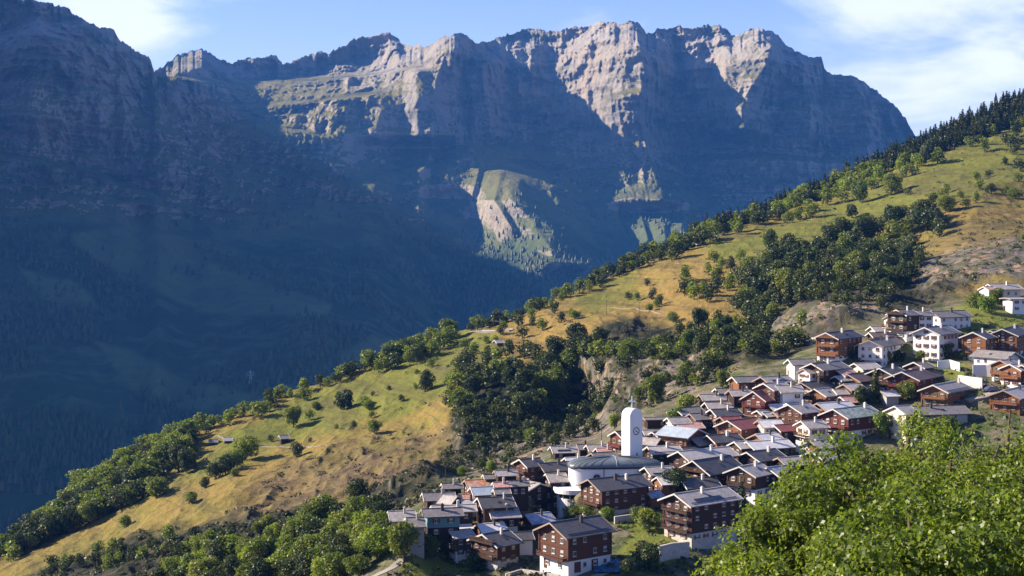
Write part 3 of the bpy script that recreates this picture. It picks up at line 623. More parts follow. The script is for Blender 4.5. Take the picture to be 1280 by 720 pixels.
houses = {}
HAUS = []
def solve(ax, ay, gw, rl, h, wt, pitch):
    D = dnear(ax + gw * 0.5, ay + 14 + h)
    for _ in range(4):
        s = FP / D
        sp = min(0.88, max(0.20, gw / s / wt)); ps = math.asin(sp); W = gw / s / sp; L = rl / s / math.cos(ps)
        W = max(4.2, W); dv = W / 2 * math.tan(pitch) * s + (W / 2 * math.cos(ps)) * ((ay - HV) / FP) * s
        D = dnear(ax + gw * 0.5, min(ay + dv + h, 735))
    return D, s, ps, W, max(L, 4.0)
def chalet(ax, ay, gw, rl, h, roof, wall, base, label, mir=0, wt=9.0, pitch=23, storeys=None, wins='w', balc=0, chim=1, kind='timber_chalet', cat='chalet',
           basef=None, solar=0, guard=0, ends='same', shutters=0, side=None, trim='w', cx=0.62, group='houses of the hillside village'):
    pt = R(pitch); D, s, ps, WT, LT = solve(ax, ay, gw, rl, h, wt, pt)
    oe = min(0.9, WT * 0.09); ov = min(1.1, LT * 0.10); W = WT - 2 * oe; L = LT - 2 * ov; H = h / s
    yaw = ps if not mir else math.pi - ps; vs = -1 if not mir else 1          # visible long side: local -Y or +Y
    apx = Vector(((ax - 640) / FP * D, D, (HV - ay) / FP * D))
    # the ridge tip: centre of the gable's front edge of the roof
    er = Vector((math.cos(yaw), math.sin(yaw), 0)); org = apx + er * ov; th = 0.20
    zr = 0.0; ze = -(WT / 2) * math.tan(pt)                                   # relative to the ridge top
    zg = ze - H                                                              # ground at the near corner
    root = empty(kind, (org.x, org.y, org.z + zg), yaw); tag(root, label, cat, group)
    Z = -zg                                                                  # ridge top above ground
    Ze = Z - (W / 2) * math.tan(pt) - th                                     # wall top at the sides
    Zr = Z - th - 0.02
    fd = -3.4 if h > 9 else -2.4
    if basef is None: basef = 0.0 if not base else (0.33 if H > 4.5 else 0.25)
    zb = Ze * basef if base else fd
    if base:
        b = MB(); b.box((L / 2, 0, (zb + fd) / 2), (L - 0.16, W - 0.16, zb - fd)); b.build('stone_base' if base == 'stone' else 'plaster_base', WALL[base], root)
    b = MB(); w2 = W / 2
    pts = [(0, -w2, zb), (0, -w2, Ze), (0, 0, Zr), (0, w2, Ze), (0, w2, zb)]
    b.prism(pts, (L, 0, 0)); wl = WALL[wall]
    if wall in ('dark', 'brown', 'red', 'orange', 'grey', 'crimson') and H > 2.6:            # log corners and floor beams
        for y in (-w2, w2):
            for x in (0.0, L): b.box((x, y, (zb + Ze) / 2), (0.34, 0.34, Ze - zb - 0.05))
        nst = max(1, int((Ze - zb) / 2.5))
        for i in range(1, nst + (1 if Zr - Ze > 1.3 else 0)):
            zz = zb + i * (Ze - zb) / nst
            if zz < Ze - 0.3: b.box((-0.05, 0, zz), (0.12, W - 0.5, 0.22)); b.box((L / 2, vs * (w2 + 0.05), zz), (L - 0.5, 0.12, 0.22))
    b.build('timber_wall' if wall not in ('white', 'cream', 'concrete', 'stone', 'teal') else 'wall', wl, root)
    # roof: two slabs meeting at the ridge
    rm = ROOF[roof]; b = MB(); hw = WT / 2; ly = hw * math.tan(pt)
    b.prism([(-ov, 0, Z), (-ov, hw, Z - ly), (-ov, hw, Z - ly - th), (-ov, 0, Z - th), (-ov, -hw, Z - ly - th), (-ov, -hw, Z - ly)][::-1], (LT, 0, 0))
    ro = b.build('roof', rm, root)
    for x0 in (-ov - 0.10, LT - ov + 0.02):                                   # barge boards along the gable edges
        b = MB(); b.prism([(x0, 0, Z + .05), (x0, hw + .03, Z - ly + .05), (x0, hw + .03, Z - ly - .32), (x0, 0, Z - .32), (x0, -hw - .03, Z - ly - .32), (x0, -hw - .03, Z - ly + .05)][::-1], (0.08, 0, 0))
        b.build('barge_board', M_TRIMW if trim == 'w' and len(HAUS) % 3 else M_TRIM, ro)
    b = MB(); b.box((LT / 2 - ov, 0, Z + 0.03), (LT - .1, 0.34, 0.09)); b.build('ridge_cap', M_SNOWG if roof in ('slate', 'brown', 'grey') else rm, ro)
    b = MB(); b.tube((-ov + .1, vs * (hw + .07), Z - ly - .10), (LT - ov - .1, vs * (hw + .07), Z - ly - .10), 0.08, n=6); b.build('gutter', M_TRIM if roof in ('light', 'pale', 'white') else M_SNOWG, ro)
    def on_slope(x, t, dz=0.0): return (x, vs * hw * t, Z - ly * t + dz)
    if chim:
        for k in range(chim):
            x = (LT - 2 * ov) * (cx + 0.22 * k) ; t = 0.22 + 0.1 * k; p = on_slope(x, t); b = MB(); w = 0.62 if LT > 9 else 0.45
            b.box((p[0], p[1], p[2] + 0.35), (w, w, 1.7)); b.box((p[0], p[1], p[2] + 1.26), (w + .16, w + .16, 0.12)); b.box((p[0], p[1], p[2] + 1.42), (w * .6, w * .6, 0.2))
            b.build('chimney', M_CHIM if (len(HAUS) + k) % 3 else M_CHIMD, ro)
    ang = -vs * -math.atan(math.tan(pt))
    def slope_slab(x0, x1, t0, t1, up, thk, mat, name):
        b = MB(); a = on_slope(x0, t0, up); c = on_slope(x0, t1, up); a2 = on_slope(x0, t0, up + thk); c2 = on_slope(x0, t1, up + thk)
        pr = [a, c, c2, a2]
        if vs > 0: pr = pr[::-1]
        b.prism(pr[::-1], (x1 - x0, 0, 0)); b.build(name, mat, ro)
    if solar:
        slope_slab(LT * .12, LT * .62, .55, .80, 0.05, 0.06, M_SOLAR, 'solar_panel')
        if solar > 1: slope_slab(LT * .08, LT * .62, .08, .40, 0.05, 0.06, M_SOLAR, 'solar_panel')
    if guard:
        for t in (0.80, 0.86)[:guard]: slope_slab(0.1, LT - ov * 2 - 0.3, t, t + .012, 0.04, 0.16, M_SNOWG, 'snow_guard')
    if WT > 8 and roof in ('slate', 'grey', 'light') and guard != 9 and len(HAUS) % 2:
        slope_slab(LT * .42, LT * .42 + .8, .42, .60, 0.03, 0.08, M_GLASS, 'skylight')
    # windows
    def put_window(face, a, z, w, hh, cur=0):
        me = window_mesh(w, hh, 'w' if (wins == 'w' and wall not in ('white', 'cream') and (h > 25 or len(HAUS) % 4 == 0)) else 'd', cur, (0, 1, 0, 2, 1, 0, 3, 1)[len(HAUS) % 8]); o = bpy.data.objects.new('window', me); link(o, root)
        if face == 'g': o.location = (-0.05, a, z); o.rotation_euler = (0, 0, -math.pi / 2)
        elif vs < 0: o.location = (a, -w2 - 0.05, z)
        else: o.location = (a, w2 + 0.05, z); o.rotation_euler = (0, 0, math.pi)
        return o
    if not balc and h >= 18 and gw >= 18 and wall not in ('white', 'cream', 'concrete'): balc = 1
    n = storeys if storeys else max(1, int(round(Ze / 2.55))); fh = Ze / n
    if gw > 9 and W > 3.5:
        for i in range(n):
            z = fh * (i + 0.55); k = 3 if W > 7.5 else 2
            if i == 0 and base and h > 12: k = 2
            for j in range(k): put_window('g', (j - (k - 1) / 2) * W / (k + .35), z, 0.95 if k > 2 else 1.05, min(1.15, fh * .45), (i + j) % 2)
        if Zr - Ze > 1.7: put_window('g', 0, Ze + (Zr - Ze) * .30, 0.8, 0.85)
    if L > 4 and h >= 6:
        k = max(2, min(6, int(L / 2.6)))
        for i in range(n):
            z = fh * (i + 0.55)
            if Ze - z < 0.75: z = Ze - 0.85
            if z < 0.5: continue
            for j in range(k):
                if (i * 7 + j * 3 + len(HAUS)) % 5 == 0: continue
                put_window('s', L * (j + .6) / (k + .2), z, 0.85, min(1.1, fh * .42), (i + j + 1) % 2)
    if h >= 9:
        b = MB(); b.box((-0.03 if not base else 0.03, W * .30, 0.95), (0.10, 0.95, 2.05)); d = b.build('door', M_DOOR, root)
        b = MB(); b.box((-0.10 if not base else -0.04, W * .30 + .32, 0.95), (0.05, 0.06, 0.12)); b.build('handle', M_TRIMW, d)
    if shutters:
        b = MB()
        for i in range(n):
            for j in range(3):
                a = (j - 1) * W / 3.35
                for q in (-.72, .72): b.box((-0.06, a + q, fh * (i + .55)), (0.06, 0.42, min(1.2, fh * .48)))
        b.build('shutters', M_FLOWER, root)
    for i in range(balc):
        z = zb + (Ze - zb) * (i + (0.04 if base else .35)) / max(1, n - (1 if base else 0)) if balc > 1 else max(zb + .05, fh)
        if z > Ze + .3: break
        b = MB(); d = 1.15; bw = W * 0.92
        b.box((-d / 2 - .02, 0, z), (d, bw, 0.14)); ba = b.build('balcony', wl, root)
        b = MB(); b.box((-d, 0, z + 1.0), (0.09, bw, 0.12)); b.box((-d, 0, z + .28), (0.07, bw, 0.28)); b.box((-d, 0, z + .66), (0.07, bw, 0.16))
        for j in range(7): b.box((-d, -bw / 2 + .06 + j * (bw - .12) / 6, z + .5), (0.10, 0.10, 1.05))
        for yy in (-bw / 2, bw / 2): b.box((-d / 2, yy, z + 1.0), (d, 0.08, 0.1)); b.box((-d / 2, yy, z + .4), (d, 0.06, 0.4))
        b.build('railing', wl if wall not in ('white', 'cream') else WALL['brown'], ba)
    HAUS.append((root, ax, ay, D)); return root, dict(L=L, W=W, Ze=Ze, Z=Z, fh=fh, s=s, ps=ps, vs=vs, w2=w2, D=D, zb=zb)

c = chalet
# --- lower edge of the village
big, G = c(687, 653, 41, 66, 45, 'slate', 'red', 'white', 'large red-brown chalet on a white ground floor, dark slate roof, lowest in the village', wt=11.6, pitch=24, storeys=3, guard=1, cx=.55)
for a in (0.15, 0.55):
    b = MB(); b.box((G['L'] * a + .8, -G['w2'] + .03, 1.1), (1.7, 0.14, 2.2)); b.build('garage_door', M_DOOR, big)
c(602.5, 667.5, 39, 33, 24, 'slate', 'brown', 'stone', 'brown chalet with broad dark roof, on a stone basement above the bushes', wt=10.5, balc=2, pitch=22)
c(641, 665, 7, 24, 14, 'slate', 'white', None, 'small white annex with dark roof behind the broad dark-roofed chalet', kind='house', cat='house', wt=6, chim=0)
c(596, 655, 15, 34, 11, 'white', 'orange', None, 'low timber house with bright white roof behind the broad dark-roofed chalet', wt=8)
c(561, 663, 16, 27, 25, 'light', 'grey', 'white', 'narrow weathered granary with balcony and small white base above the lawn', wt=7, balc=1, kind='granary', cat='granary', pitch=20, chim=0)
c(568, 656, 7, 19, 9, 'white', 'concrete', None, 'low shed with flat white metal roof between granary and turquoise house', kind='shed', cat='shed', wt=6, pitch=8, chim=0)
c(655.6, 643, 20, 32, 17, 'panel', 'red', None, 'red-brown house with patchy blue-grey slab roof behind the large lowest chalet', wt=8)
c(675, 653, 14, 13, 12, 'light', 'dark', None, 'small dark gabled hut pressed against the large lowest chalet', wt=6, kind='timber_hut', cat='hut', chim=0)
c(610, 635, 10, 37, 16, 'light', 'dark', 'cream', 'dark timber house with pale slab roof and cream gable foot', wt=8)
c(527, 636, 7, 50, 26, 'grey', 'teal', 'dark', 'turquoise boarded house with dark lower storey and grey roof', wt=8, kind='house', cat='house', basef=.45, cx=.5)
c(507, 647, 8, 23, 27, 'grey', 'concrete', None, 'tall grey rendered house beside the turquoise house', wt=8, kind='house', cat='house', chim=1)
c(485, 639, 9, 33, 14, 'light', 'cream', None, 'cream house with pale roof half hidden by trees, leftmost in the row', wt=8, kind='house', cat='house')
c(450, 656.5, 8, 20, 10, 'pink', 'cream', None, 'low house with faded pink roof among the trees left of the village', kind='house', cat='house', wt=8, chim=0)
c(362, 690, 8, 34, 14, 'slate', 'dark', None, 'lone dark barn with grey roof in the wood below the village', wt=8, kind='barn', cat='barn', chim=0)
# --- left part
c(528, 616, 7, 40, 9, 'grey', 'brown', None, 'long low house with grey roof behind the turquoise house', wt=8)
c(572, 620, 15, 18, 14, 'pale', 'dark', None, 'small dark gable turned to the right beside the long grey roof', mir=1, wt=7, chim=0)
c(539, 632, 6, 55, 13, 'pale', 'brown', None, 'long house with pale roof showing over the turquoise house', wt=8)
c(552, 604, 5, 25, 9, 'grey', 'dark', None, 'grey roofed house at the left upper corner of the village', wt=7)
c(581, 600, 10, 33, 13, 'rust', 'brown', None, 'timber house with rusty orange roof at the upper left', wt=7, chim=0)
c(588, 609, 9, 28, 11, 'blue', 'orange', None, 'timber house with bluish white metal roof below the rusty one', wt=7, chim=0)
c(573, 617.5, 6, 16, 9, 'rust', 'grey', None, 'small shed with patchy rust-red roof in front of the bluish roof', wt=6, kind='shed', cat='shed', chim=0)
c(576, 624, 6, 20, 12, 'pale', 'cream', None, 'cream gabled house below the patchy rust-red shed roof', wt=6, chim=1, kind='house', cat='house')
c(616, 603, 4, 22, 8, 'pink', 'brown', None, 'low house with faded rosy roof right of the rusty orange roof', wt=7)
c(617, 611.5, 4, 20, 9, 'grey', 'dark', None, 'low house with plain grey roof right of the bluish white roof', wt=7, chim=0)
c(634, 601, 5, 26, 14, 'grey', 'brown', None, 'grey roofed house between the rosy roof and the big dark gable', wt=7, chim=2)
c(597, 622, 12, 43, 24, 'slate', 'brown', None, 'long brown house with dark roof in the middle of the left part', wt=8.5, cx=.8)
c(675.6, 604, 50, 16, 26, 'light', 'dark', None, 'big dark gable with pale roof slope facing right, left of the church', mir=1, wt=13.5, pitch=20, balc=1)
c(618, 588, 5, 28, 8, 'light', 'dark', None, 'dark house with pale roof left of the twin red framed gables', wt=7, solar=0)
c(604, 593, 4, 14, 8, 'grey', 'grey', None, 'small grey shed at the upper left rim beside a yellowish tree', wt=6, kind='shed', cat='shed', chim=0)
c(649, 574, 20, 26, 18, 'slate', 'red', None, 'left one of two red framed gables with dark roofs left of the church', wt=8, balc=1, wins='w')
c(673, 579, 15, 40, 18, 'slate', 'red', None, 'right one of two red framed gables, with a long dark roof and chimney', wt=8, balc=1)
c(682, 592, 10, 25, 34, 'light', 'brown', None, 'tall brown house with pale roof against the church wall', wt=8)
c(688, 558, 6, 32, 8, 'light', 'dark', None, 'house with two-banded pale roof at the foot of the dark cliff', wt=8, solar=1)
c(721, 555.5, 5, 14, 7, 'grey', 'brown', None, 'small house with pinkish grey roof at the foot of the dark cliff', wt=6)
c(733, 556, 6, 32, 8, 'light', 'brown', None, 'house with mottled pale roof just left of the red gable by the tower', wt=7)
c(745, 560, 6, 24, 8, 'pink', 'brown', None, 'rosy roofed house tucked behind the church dome', wt=7)
c(739, 566, 12, 30, 8, 'grey', 'dark', None, 'small dark gable rising behind the church dome', wt=7, chim=0)
c(706, 572, 9, 27, 7, 'white', 'dark', None, 'low house with white roof and dark gable left of the dome', wt=6.5)
c(769, 539, 17, 26, 24, 'slate', 'crimson', None, 'tall red timber gable immediately left of the bell tower', wt=8, balc=1)
# --- church neighbour and those below the church
c(735, 599, 28, 70, 30, 'slate', 'red', 'stone', 'long chalet with red gable and chimneys right below the church', wt=10.5, basef=.12, chim=2, cx=.45, storeys=3)
c(805.6, 584, 13, 36, 20, 'light', 'brown', None, 'brown chalet with bright slab roof right of the church wall', wt=7.5, guard=2)
c(821, 596, 10, 19, 15, 'white', 'orange', None, 'small orange gabled house with white roof right of the long chalet', wt=7, chim=0)
c(807, 614, 13, 16, 10, 'panel', 'orange', None, 'little orange shed with silvery roof near the long chalet', wt=6, kind='shed', cat='shed', chim=0)
c(842.5, 617, 36, 74, 46, 'light', 'brown', 'stone', 'tall four-storey brown chalet with pale marked roof and balconies by the spruce', wt=11, balc=3, storeys=4, guard=1, basef=.24, solar=1, pitch=22, cx=.45)
c(850, 598, 13, 46, 8, 'slate', 'grey', None, 'grey house with dark roof just behind the tall four-storey chalet', wt=9, kind='house', cat='house')
# --- right of the tower
c(804, 522, 4, 32, 10, 'grey', 'dark', None, 'low dark building with flat grey roof right of the tower top', wt=7, pitch=10, chim=0)
c(803, 537.5, 5, 27, 7, 'light', 'dark', None, 'narrow pale roofed house right of the tower clock', wt=6, chim=0)
c(815, 540, 13, 14, 8, 'grey', 'dark', None, 'tiny dark gable right of the tower clock', wt=5, chim=0, kind='timber_hut', cat='hut')
c(826, 548, 15, 22, 10, 'light', 'dark', None, 'pale roofed house with its dark gable to the right, beside the tower foot', mir=1, wt=7, chim=0)
c(873, 536, 32, 38, 16, 'blue', 'orange', None, 'wide house with bluish roof slope and dark gable to the right', mir=1, wt=11, pitch=20, chim=0)
c(809, 558, 10, 41, 18, 'pale', 'brown', None, 'brown house with bright roof at the right side of the tower foot', wt=7.5, guard=1)
c(863, 547, 20, 22, 10, 'grey', 'dark', None, 'dark pointed gable below the wide bluish roof', wt=7.5, pitch=26, chim=0)
c(884, 544, 16, 41, 12, 'slate', 'orange', None, 'orange gabled chalet with dark roof right of the dark pointed gable', wt=8)
c(843, 510, 17, 34, 9, 'grey', 'brown', None, 'brown gable with large grey roof above the rosy roofed house', wt=8, chim=0)
c(862, 517, 12, 23, 14, 'grey', 'red', None, 'small red gable under a wide grey roof, third row below the cliff', wt=7)
c(844, 528, 9, 33, 9, 'pink', 'orange', None, 'low house with faded orange-pink roof right of the tower', wt=7, chim=0)
c(834, 522, 9, 26, 11, 'light', 'cream', None, 'cream gabled house with pale roof right of the tower top', wt=7, kind='house', cat='house', chim=0)
c(845, 559, 15, 40, 5, 'slate', 'dark', None, 'dark house with almost black roof above the bright balconied chalet', wt=8, chim=0)
c(847.5, 564, 23, 70, 24, 'pale', 'brown', None, 'long bright-roofed chalet with two brown balconies on its gable', wt=9, balc=2)
c(865.6, 575.6, 38, 54, 14, 'slate', 'brown', None, 'broad chalet with steep dark roof reaching down over its gable', wt=12, pitch=27, balc=1, cx=.7)
c(874, 493, 6, 36, 9, 'light', 'dark', None, 'long low house with pale roof, upper one of a pair at the cliff foot', wt=7)
c(881, 503, 6, 34, 9, 'light', 'dark', None, 'long low house with pale roof, lower one of a pair at the cliff foot', wt=7)
c(894, 485.5, 5, 18, 7, 'grey', 'grey', None, 'small grey roofed shed above the pair of long pale roofs', wt=6, kind='shed', cat='shed', chim=0)
c(911, 487.5, 6, 28, 13, 'light', 'dark', None, 'low pale roofed house left of the big red gable', wt=7, chim=2)
c(915, 471, 9, 35, 12, 'grey', 'orange', None, 'yellowish gabled house with grey roof at the upper rim under the wood', wt=7, chim=0)
c(888, 511.5, 11, 36, 17, 'slate', 'brown', None, 'brown house with dark roof just above the red metal roofs', wt=7.5)
c(900, 521, 12, 26, 12, 'red', 'brown', None, 'small house with red roof behind the large red roof', wt=7, chim=0)
c(909, 525.6, 30, 42, 12, 'red', 'orange', None, 'orange timber house with the largest red metal roof', wt=10, chim=0)
c(917.5, 552, 14, 18, 12, 'pale', 'brown', None, 'small gabled house with bright roof left of the long bright roof', wt=7, chim=0)
c(944, 542.5, 18, 30, 9, 'white', 'orange', None, 'low orange gable with white roof below the large red roof', wt=8)
c(933, 552, 15, 56, 11, 'white', 'brown', None, 'long house with very bright roof in the middle of the village', wt=8)
c(933, 565, 28, 42, 12, 'slate', 'brown', None, 'dark-roofed chalet with cream window frames below the long bright roof', wt=9.5, cx=.7)
c(972, 572, 17, 32, 12, 'light', 'dark', None, 'dark gabled house with mottled roof behind the big leafy trees', wt=8, chim=0)
c(924, 583, 36, 32, 30, 'light', 'brown', 'white', 'chalet with pale balcony and white ground floor beside the spruce', wt=10, balc=1, basef=.42)
c(959, 584, 25, 28, 26, 'panel', 'brown', 'white', 'brown gable with white base half covered by the big leafy trees', wt=9, basef=.35, chim=0)
c(1012.5, 551, 19, 30, 12, 'light', 'orange', None, 'small orange gabled house at the edge of the big leafy trees', wt=8, chim=0)
c(1014, 564, 26, 24, 20, 'light', 'dark', None, 'dark gabled barn just behind the big leafy trees', wt=9, kind='barn', cat='barn', chim=0)
c(967, 531, 13, 27, 12, 'red', 'brown', None, 'small dark house with red roof right of the largest red roof', wt=7, chim=0)
c(947, 525, 7, 30, 12, 'white', 'concrete', None, 'white metal roof between the two red roofs', wt=8, chim=0, kind='house', cat='house')
c(1001, 526, 13, 29, 24, 'light', 'cream', None, 'cream house with balcony awning left of the crimson house', wt=8, kind='house', cat='house', balc=1)
# --- middle right
c(941, 489, 28, 14, 18, 'red', 'crimson', None, 'big crimson lean gable left of the large brown and white house', wt=9, pitch=30, chim=0)
c(950.6, 471, 17, 38, 12, 'light', 'brown', None, 'pale roof with dark panel behind the large brown and white house', wt=8, solar=1)
c(954, 479, 22, 30, 26, 'light', 'red', None, 'tall red-brown gable with small windows in the upper middle', wt=8.5, storeys=3)
c(969, 482, 9, 33, 24, 'light', 'white', None, 'white house front attached right of the tall red-brown gable', wt=8, kind='house', cat='house')
c(960, 505.6, 10, 24, 11, 'white', 'red', None, 'small gable with bright roof, last of the row of small gables', wt=6, chim=0)
c(946, 513, 10, 16, 9, 'pale', 'brown', None, 'leftmost of a row of three tiny gables above the red roof', wt=5, kind='timber_hut', cat='hut', chim=0)
c(952.5, 515.5, 11, 14, 8, 'pale', 'brown', None, 'middle of a row of three tiny gables above the red roof', wt=5, kind='timber_hut', cat='hut', chim=0)
c(966, 515, 11, 16, 10, 'pale', 'orange', None, 'rightmost of a row of three tiny gables above the red roof', wt=5, kind='timber_hut', cat='hut', chim=0)
c(983, 504, 14, 18, 14, 'grey', 'dark', None, 'dark gable peeping out behind the big red-brown gable', wt=7, chim=0)
c(985, 505.5, 28, 30, 24, 'light', 'red', None, 'big red-brown gable with log corners in the middle right', wt=10, balc=1, storeys=3)
c(1001, 478, 24, 40, 18, 'slate', 'brown', None, 'brown gable with dark slate roof right of the white house front', wt=8.5)
c(1018, 486, 23, 23, 12, 'light', 'orange', None, 'low orange-brown gable in front of the dark slate roof', wt=9, chim=0)
c(1041, 486.5, 6, 16, 8, 'light', 'dark', None, 'small pale roofed shed beside the low orange-brown gable', wt=6, kind='shed', cat='shed', chim=0)
c(1054, 480, 15, 24, 12, 'pale', 'red', None, 'red-brown gable with bright roof beside the conifer trees', wt=7.5, chim=0)
c(1072, 482, 15, 16, 9, 'light', 'orange', None, 'small orange gable directly behind the conifer trees', wt=7, chim=0)
c(1050, 496, 13, 22, 7, 'pink', 'grey', None, 'small house with pinkish roof above the turquoise striped roof', wt=7, chim=0)
c(1021, 504, 19, 46, 16, 'white', 'orange', None, 'orange gabled house with very bright roof behind the crimson house', wt=8.5)
c(1041, 511, 30, 56, 28, 'mossy', 'crimson', 'white', 'crimson chalet with rough grey slab roof and white ground floor', wt=10.5, balc=1, basef=.4, wins='w', cx=.85)
c(985, 449, 6, 33, 16, 'grey', 'white', None, 'white house with long grey roof, upper left of this quarter', wt=8, kind='house', cat='house', chim=0)
c(1004, 461, 13, 14, 16, 'light', 'white', None, 'small white house with little gable beside the timber chalet', wt=6, kind='house', cat='house', chim=0)
c(1014, 454, 24, 44, 20, 'grey', 'brown', None, 'timber chalet with white window frames and long grey roof', wt=9, cx=.5)
c(1067.5, 454, 15, 30, 9, 'pale', 'cream', None, 'low cream gable with bright roof below the arched white chalet', wt=8, chim=0)
c(1079, 461, 13, 18, 9, 'brown', 'brown', None, 'low brown roofed house between cream gable and bluish roof', wt=7, chim=0)
c(1045, 462.5, 17, 24, 10, 'pink', 'grey', None, 'grey gable with rosy roof right of the timber chalet', wt=8, chim=0)
c(1044, 470, 12, 12, 12, 'light', 'dark', None, 'tiny dark gable in front of the rosy roof', wt=6, kind='timber_hut', cat='hut', chim=0)
c(1059, 467.5, 26, 28, 14, 'brown', 'orange', None, 'orange-brown gable with dark brown roof in the upper right', wt=9.5, chim=0)
c(1099, 460, 30, 30, 24, 'slate', 'brown', 'white', 'chalet with half white, half timber gable and dark bluish roof', wt=10, balc=1)
c(1127, 464.5, 37, 52, 20, 'brown', 'crimson', None, 'wide chalet with dark brown roof and red flowered gable', wt=11, shutters=0, balc=1)
c(1101, 489, 7, 20, 10, 'white', 'concrete', None, 'small white roofed garage below the wide dark brown roof', wt=6, kind='shed', cat='shed', chim=0)
c(1142, 452.5, 21, 20, 9, 'grey', 'brown', None, 'little brown house with chimney above the wide dark brown roof', wt=8)
c(1166, 481, 31, 49, 19, 'light', 'orange', None, 'bright orange gable with long pale roof at the lower right', wt=9.5, guard=1, solar=0, cx=.95)
c(1140, 508, 9, 70, 18, 'grey', 'concrete', None, 'long grey concrete house with grey roof behind the leafy trees', wt=9, kind='house', cat='house', chim=1, cx=.3)
c(1118, 507.5, 20, 22, 32, 'light', 'cream', None, 'cream walled house hidden among the yellow-green trees', wt=9, kind='house', cat='house', chim=0)
# --- upper right
c(1032, 415.6, 27, 46, 28, 'slate', 'orange', 'white', 'chalet with three flowered balconies under the rock face', wt=9, balc=3, storeys=3, basef=.2, cx=.5)
c(1086, 425, 31, 48, 26, 'grey', 'white', None, 'white chalet with arched balcony and grey roof', wt=9.5, kind='house', cat='house', balc=2, chim=2, cx=.35)
c(1086, 415.6, 5, 35, 8, 'brown', 'brown', None, 'long dark brown roof above the arched white chalet', wt=8, chim=1)
c(1088, 408, 6, 24, 9, 'light', 'concrete', None, 'pale roofed low building left of the apartment house', wt=7, kind='house', cat='house', chim=0)
c(1110.6, 394, 11, 12, 22, 'grey', 'cream', None, 'cream wing with red balcony at the left of the apartment house', wt=6, kind='house', cat='house', balc=1, chim=0)
c(1120, 387, 20, 24, 30, 'grey', 'brown', 'white', 'apartment house with tall timber gable and balconies', wt=8.5, kind='apartment_house', cat='apartment house', balc=3, storeys=3)
c(1138, 388, 8, 26, 24, 'grey', 'white', None, 'white part of the apartment house with red balconies', wt=8, kind='apartment_house', cat='apartment house', balc=1, storeys=3)
c(1162.5, 389, 15, 52, 16, 'grey', 'white', None, 'white house with long grey roof at the right end of the apartments', wt=9, kind='house', cat='house', cx=.55)
c(1155.6, 409, 31, 42, 31, 'grey', 'white', None, 'bright white house with small windows in the upper right', wt=10.5, kind='house', cat='house', storeys=3, wins='d', shutters=0, cx=.6)
c(1216, 415, 27, 22, 28, 'slate', 'orange', 'white', 'orange chalet with white terrace right of the bright white house', wt=9, balc=1, basef=.2)
c(1238, 413, 15, 14, 22, 'slate', 'orange', None, 'narrow orange gable between two larger orange chalets', wt=7, chim=0)
c(1252.5, 411, 34, 44, 28, 'slate', 'orange', 'white', 'large orange chalet at the right edge with a white corner', wt=10, balc=1, basef=.25)
c(1269, 440, 30, 32, 22, 'grey', 'white', None, 'white gable turned right with grey roof at the right edge', mir=1, wt=9, kind='house', cat='house', chim=0)
c(1250, 450, 20, 20, 22, 'light', 'orange', 'white', 'orange timber gable on white walls, left of three at the right edge', wt=8, balc=1)
c(1262, 455, 20, 20, 22, 'light', 'orange', 'white', 'orange timber gable on white walls, middle of three at the right edge', wt=8, balc=1)
c(1277, 456, 22, 24, 24, 'light', 'orange', None, 'orange timber gable, right of three at the right edge', wt=8, balc=2)
c(1254, 487.5, 34, 44, 18, 'pale', 'orange', None, 'orange house with bright roof above the spreading grey tree', wt=10)
c(1235, 355, 8, 40, 11, 'light', 'cream', None, 'cream house with pale roof alone on the slope above the village', wt=9, kind='house', cat='house')
c(1229, 358, 8, 14, 14, 'pink', 'white', None, 'small white porch house at the left of the lone upper house', wt=6, kind='house', cat='house', chim=0)
c(1256, 372, 6, 40, 16, 'light', 'white', None, 'low white garage building below the lone upper house', wt=7, kind='house', cat='house', pitch=6, chim=0)
# --- barns on the meadow
FIELD = 'hay barns on the meadow'
c(349, 544, 6, 9, 4, 'grey', 'dark', None, 'dark hay barn alone in the open meadow', wt=6, kind='hay_barn', cat='barn', chim=0, group=FIELD)
c(279, 546.5, 5, 10, 4, 'light', 'brown', None, 'hay barn with pale roof beside the meadow trees, right of two', wt=6, kind='hay_barn', cat='barn', chim=0, group=FIELD)
c(261, 549, 4, 8, 4, 'grey', 'grey', None, 'hay barn with grey roof beside the meadow trees, left of two', wt=6, kind='hay_barn', cat='barn', chim=0, group=FIELD)
c(618, 425, 6, 10, 4, 'light', 'grey', None, 'little barn below the road on the shoulder of the slope', wt=6, kind='hay_barn', cat='barn', chim=0, group=FIELD)
c(615, 399, 4, 9, 3, 'slate', 'brown', None, 'little barn at the skyline above the road', wt=6, kind='hay_barn', cat='barn', chim=0, group=FIELD)
c(774, 336, 4, 7, 3, 'grey', 'dark', None, 'tiny dark barn at the skyline left of the round trees', wt=6, kind='hay_barn', cat='barn', chim=0, group=FIELD)
c(868, 303, 4, 9, 3, 'pale', 'grey', None, 'tiny pale roofed barn at the tip of the skyline meadow', wt=6, kind='hay_barn', cat='barn', chim=0, group=FIELD)
c(890, 293, 4, 10, 3, 'pale', 'grey', None, 'pale roofed barn among the trees behind the meadow tip', wt=6, kind='hay_barn', cat='barn', chim=0, group=FIELD)
c(962, 304, 4, 10, 3, 'pale', 'cream', None, 'small light hut beside a lone tree above the dark wood', wt=6, kind='hay_barn', cat='barn', chim=0, group=FIELD)
print('houses', len(HAUS))

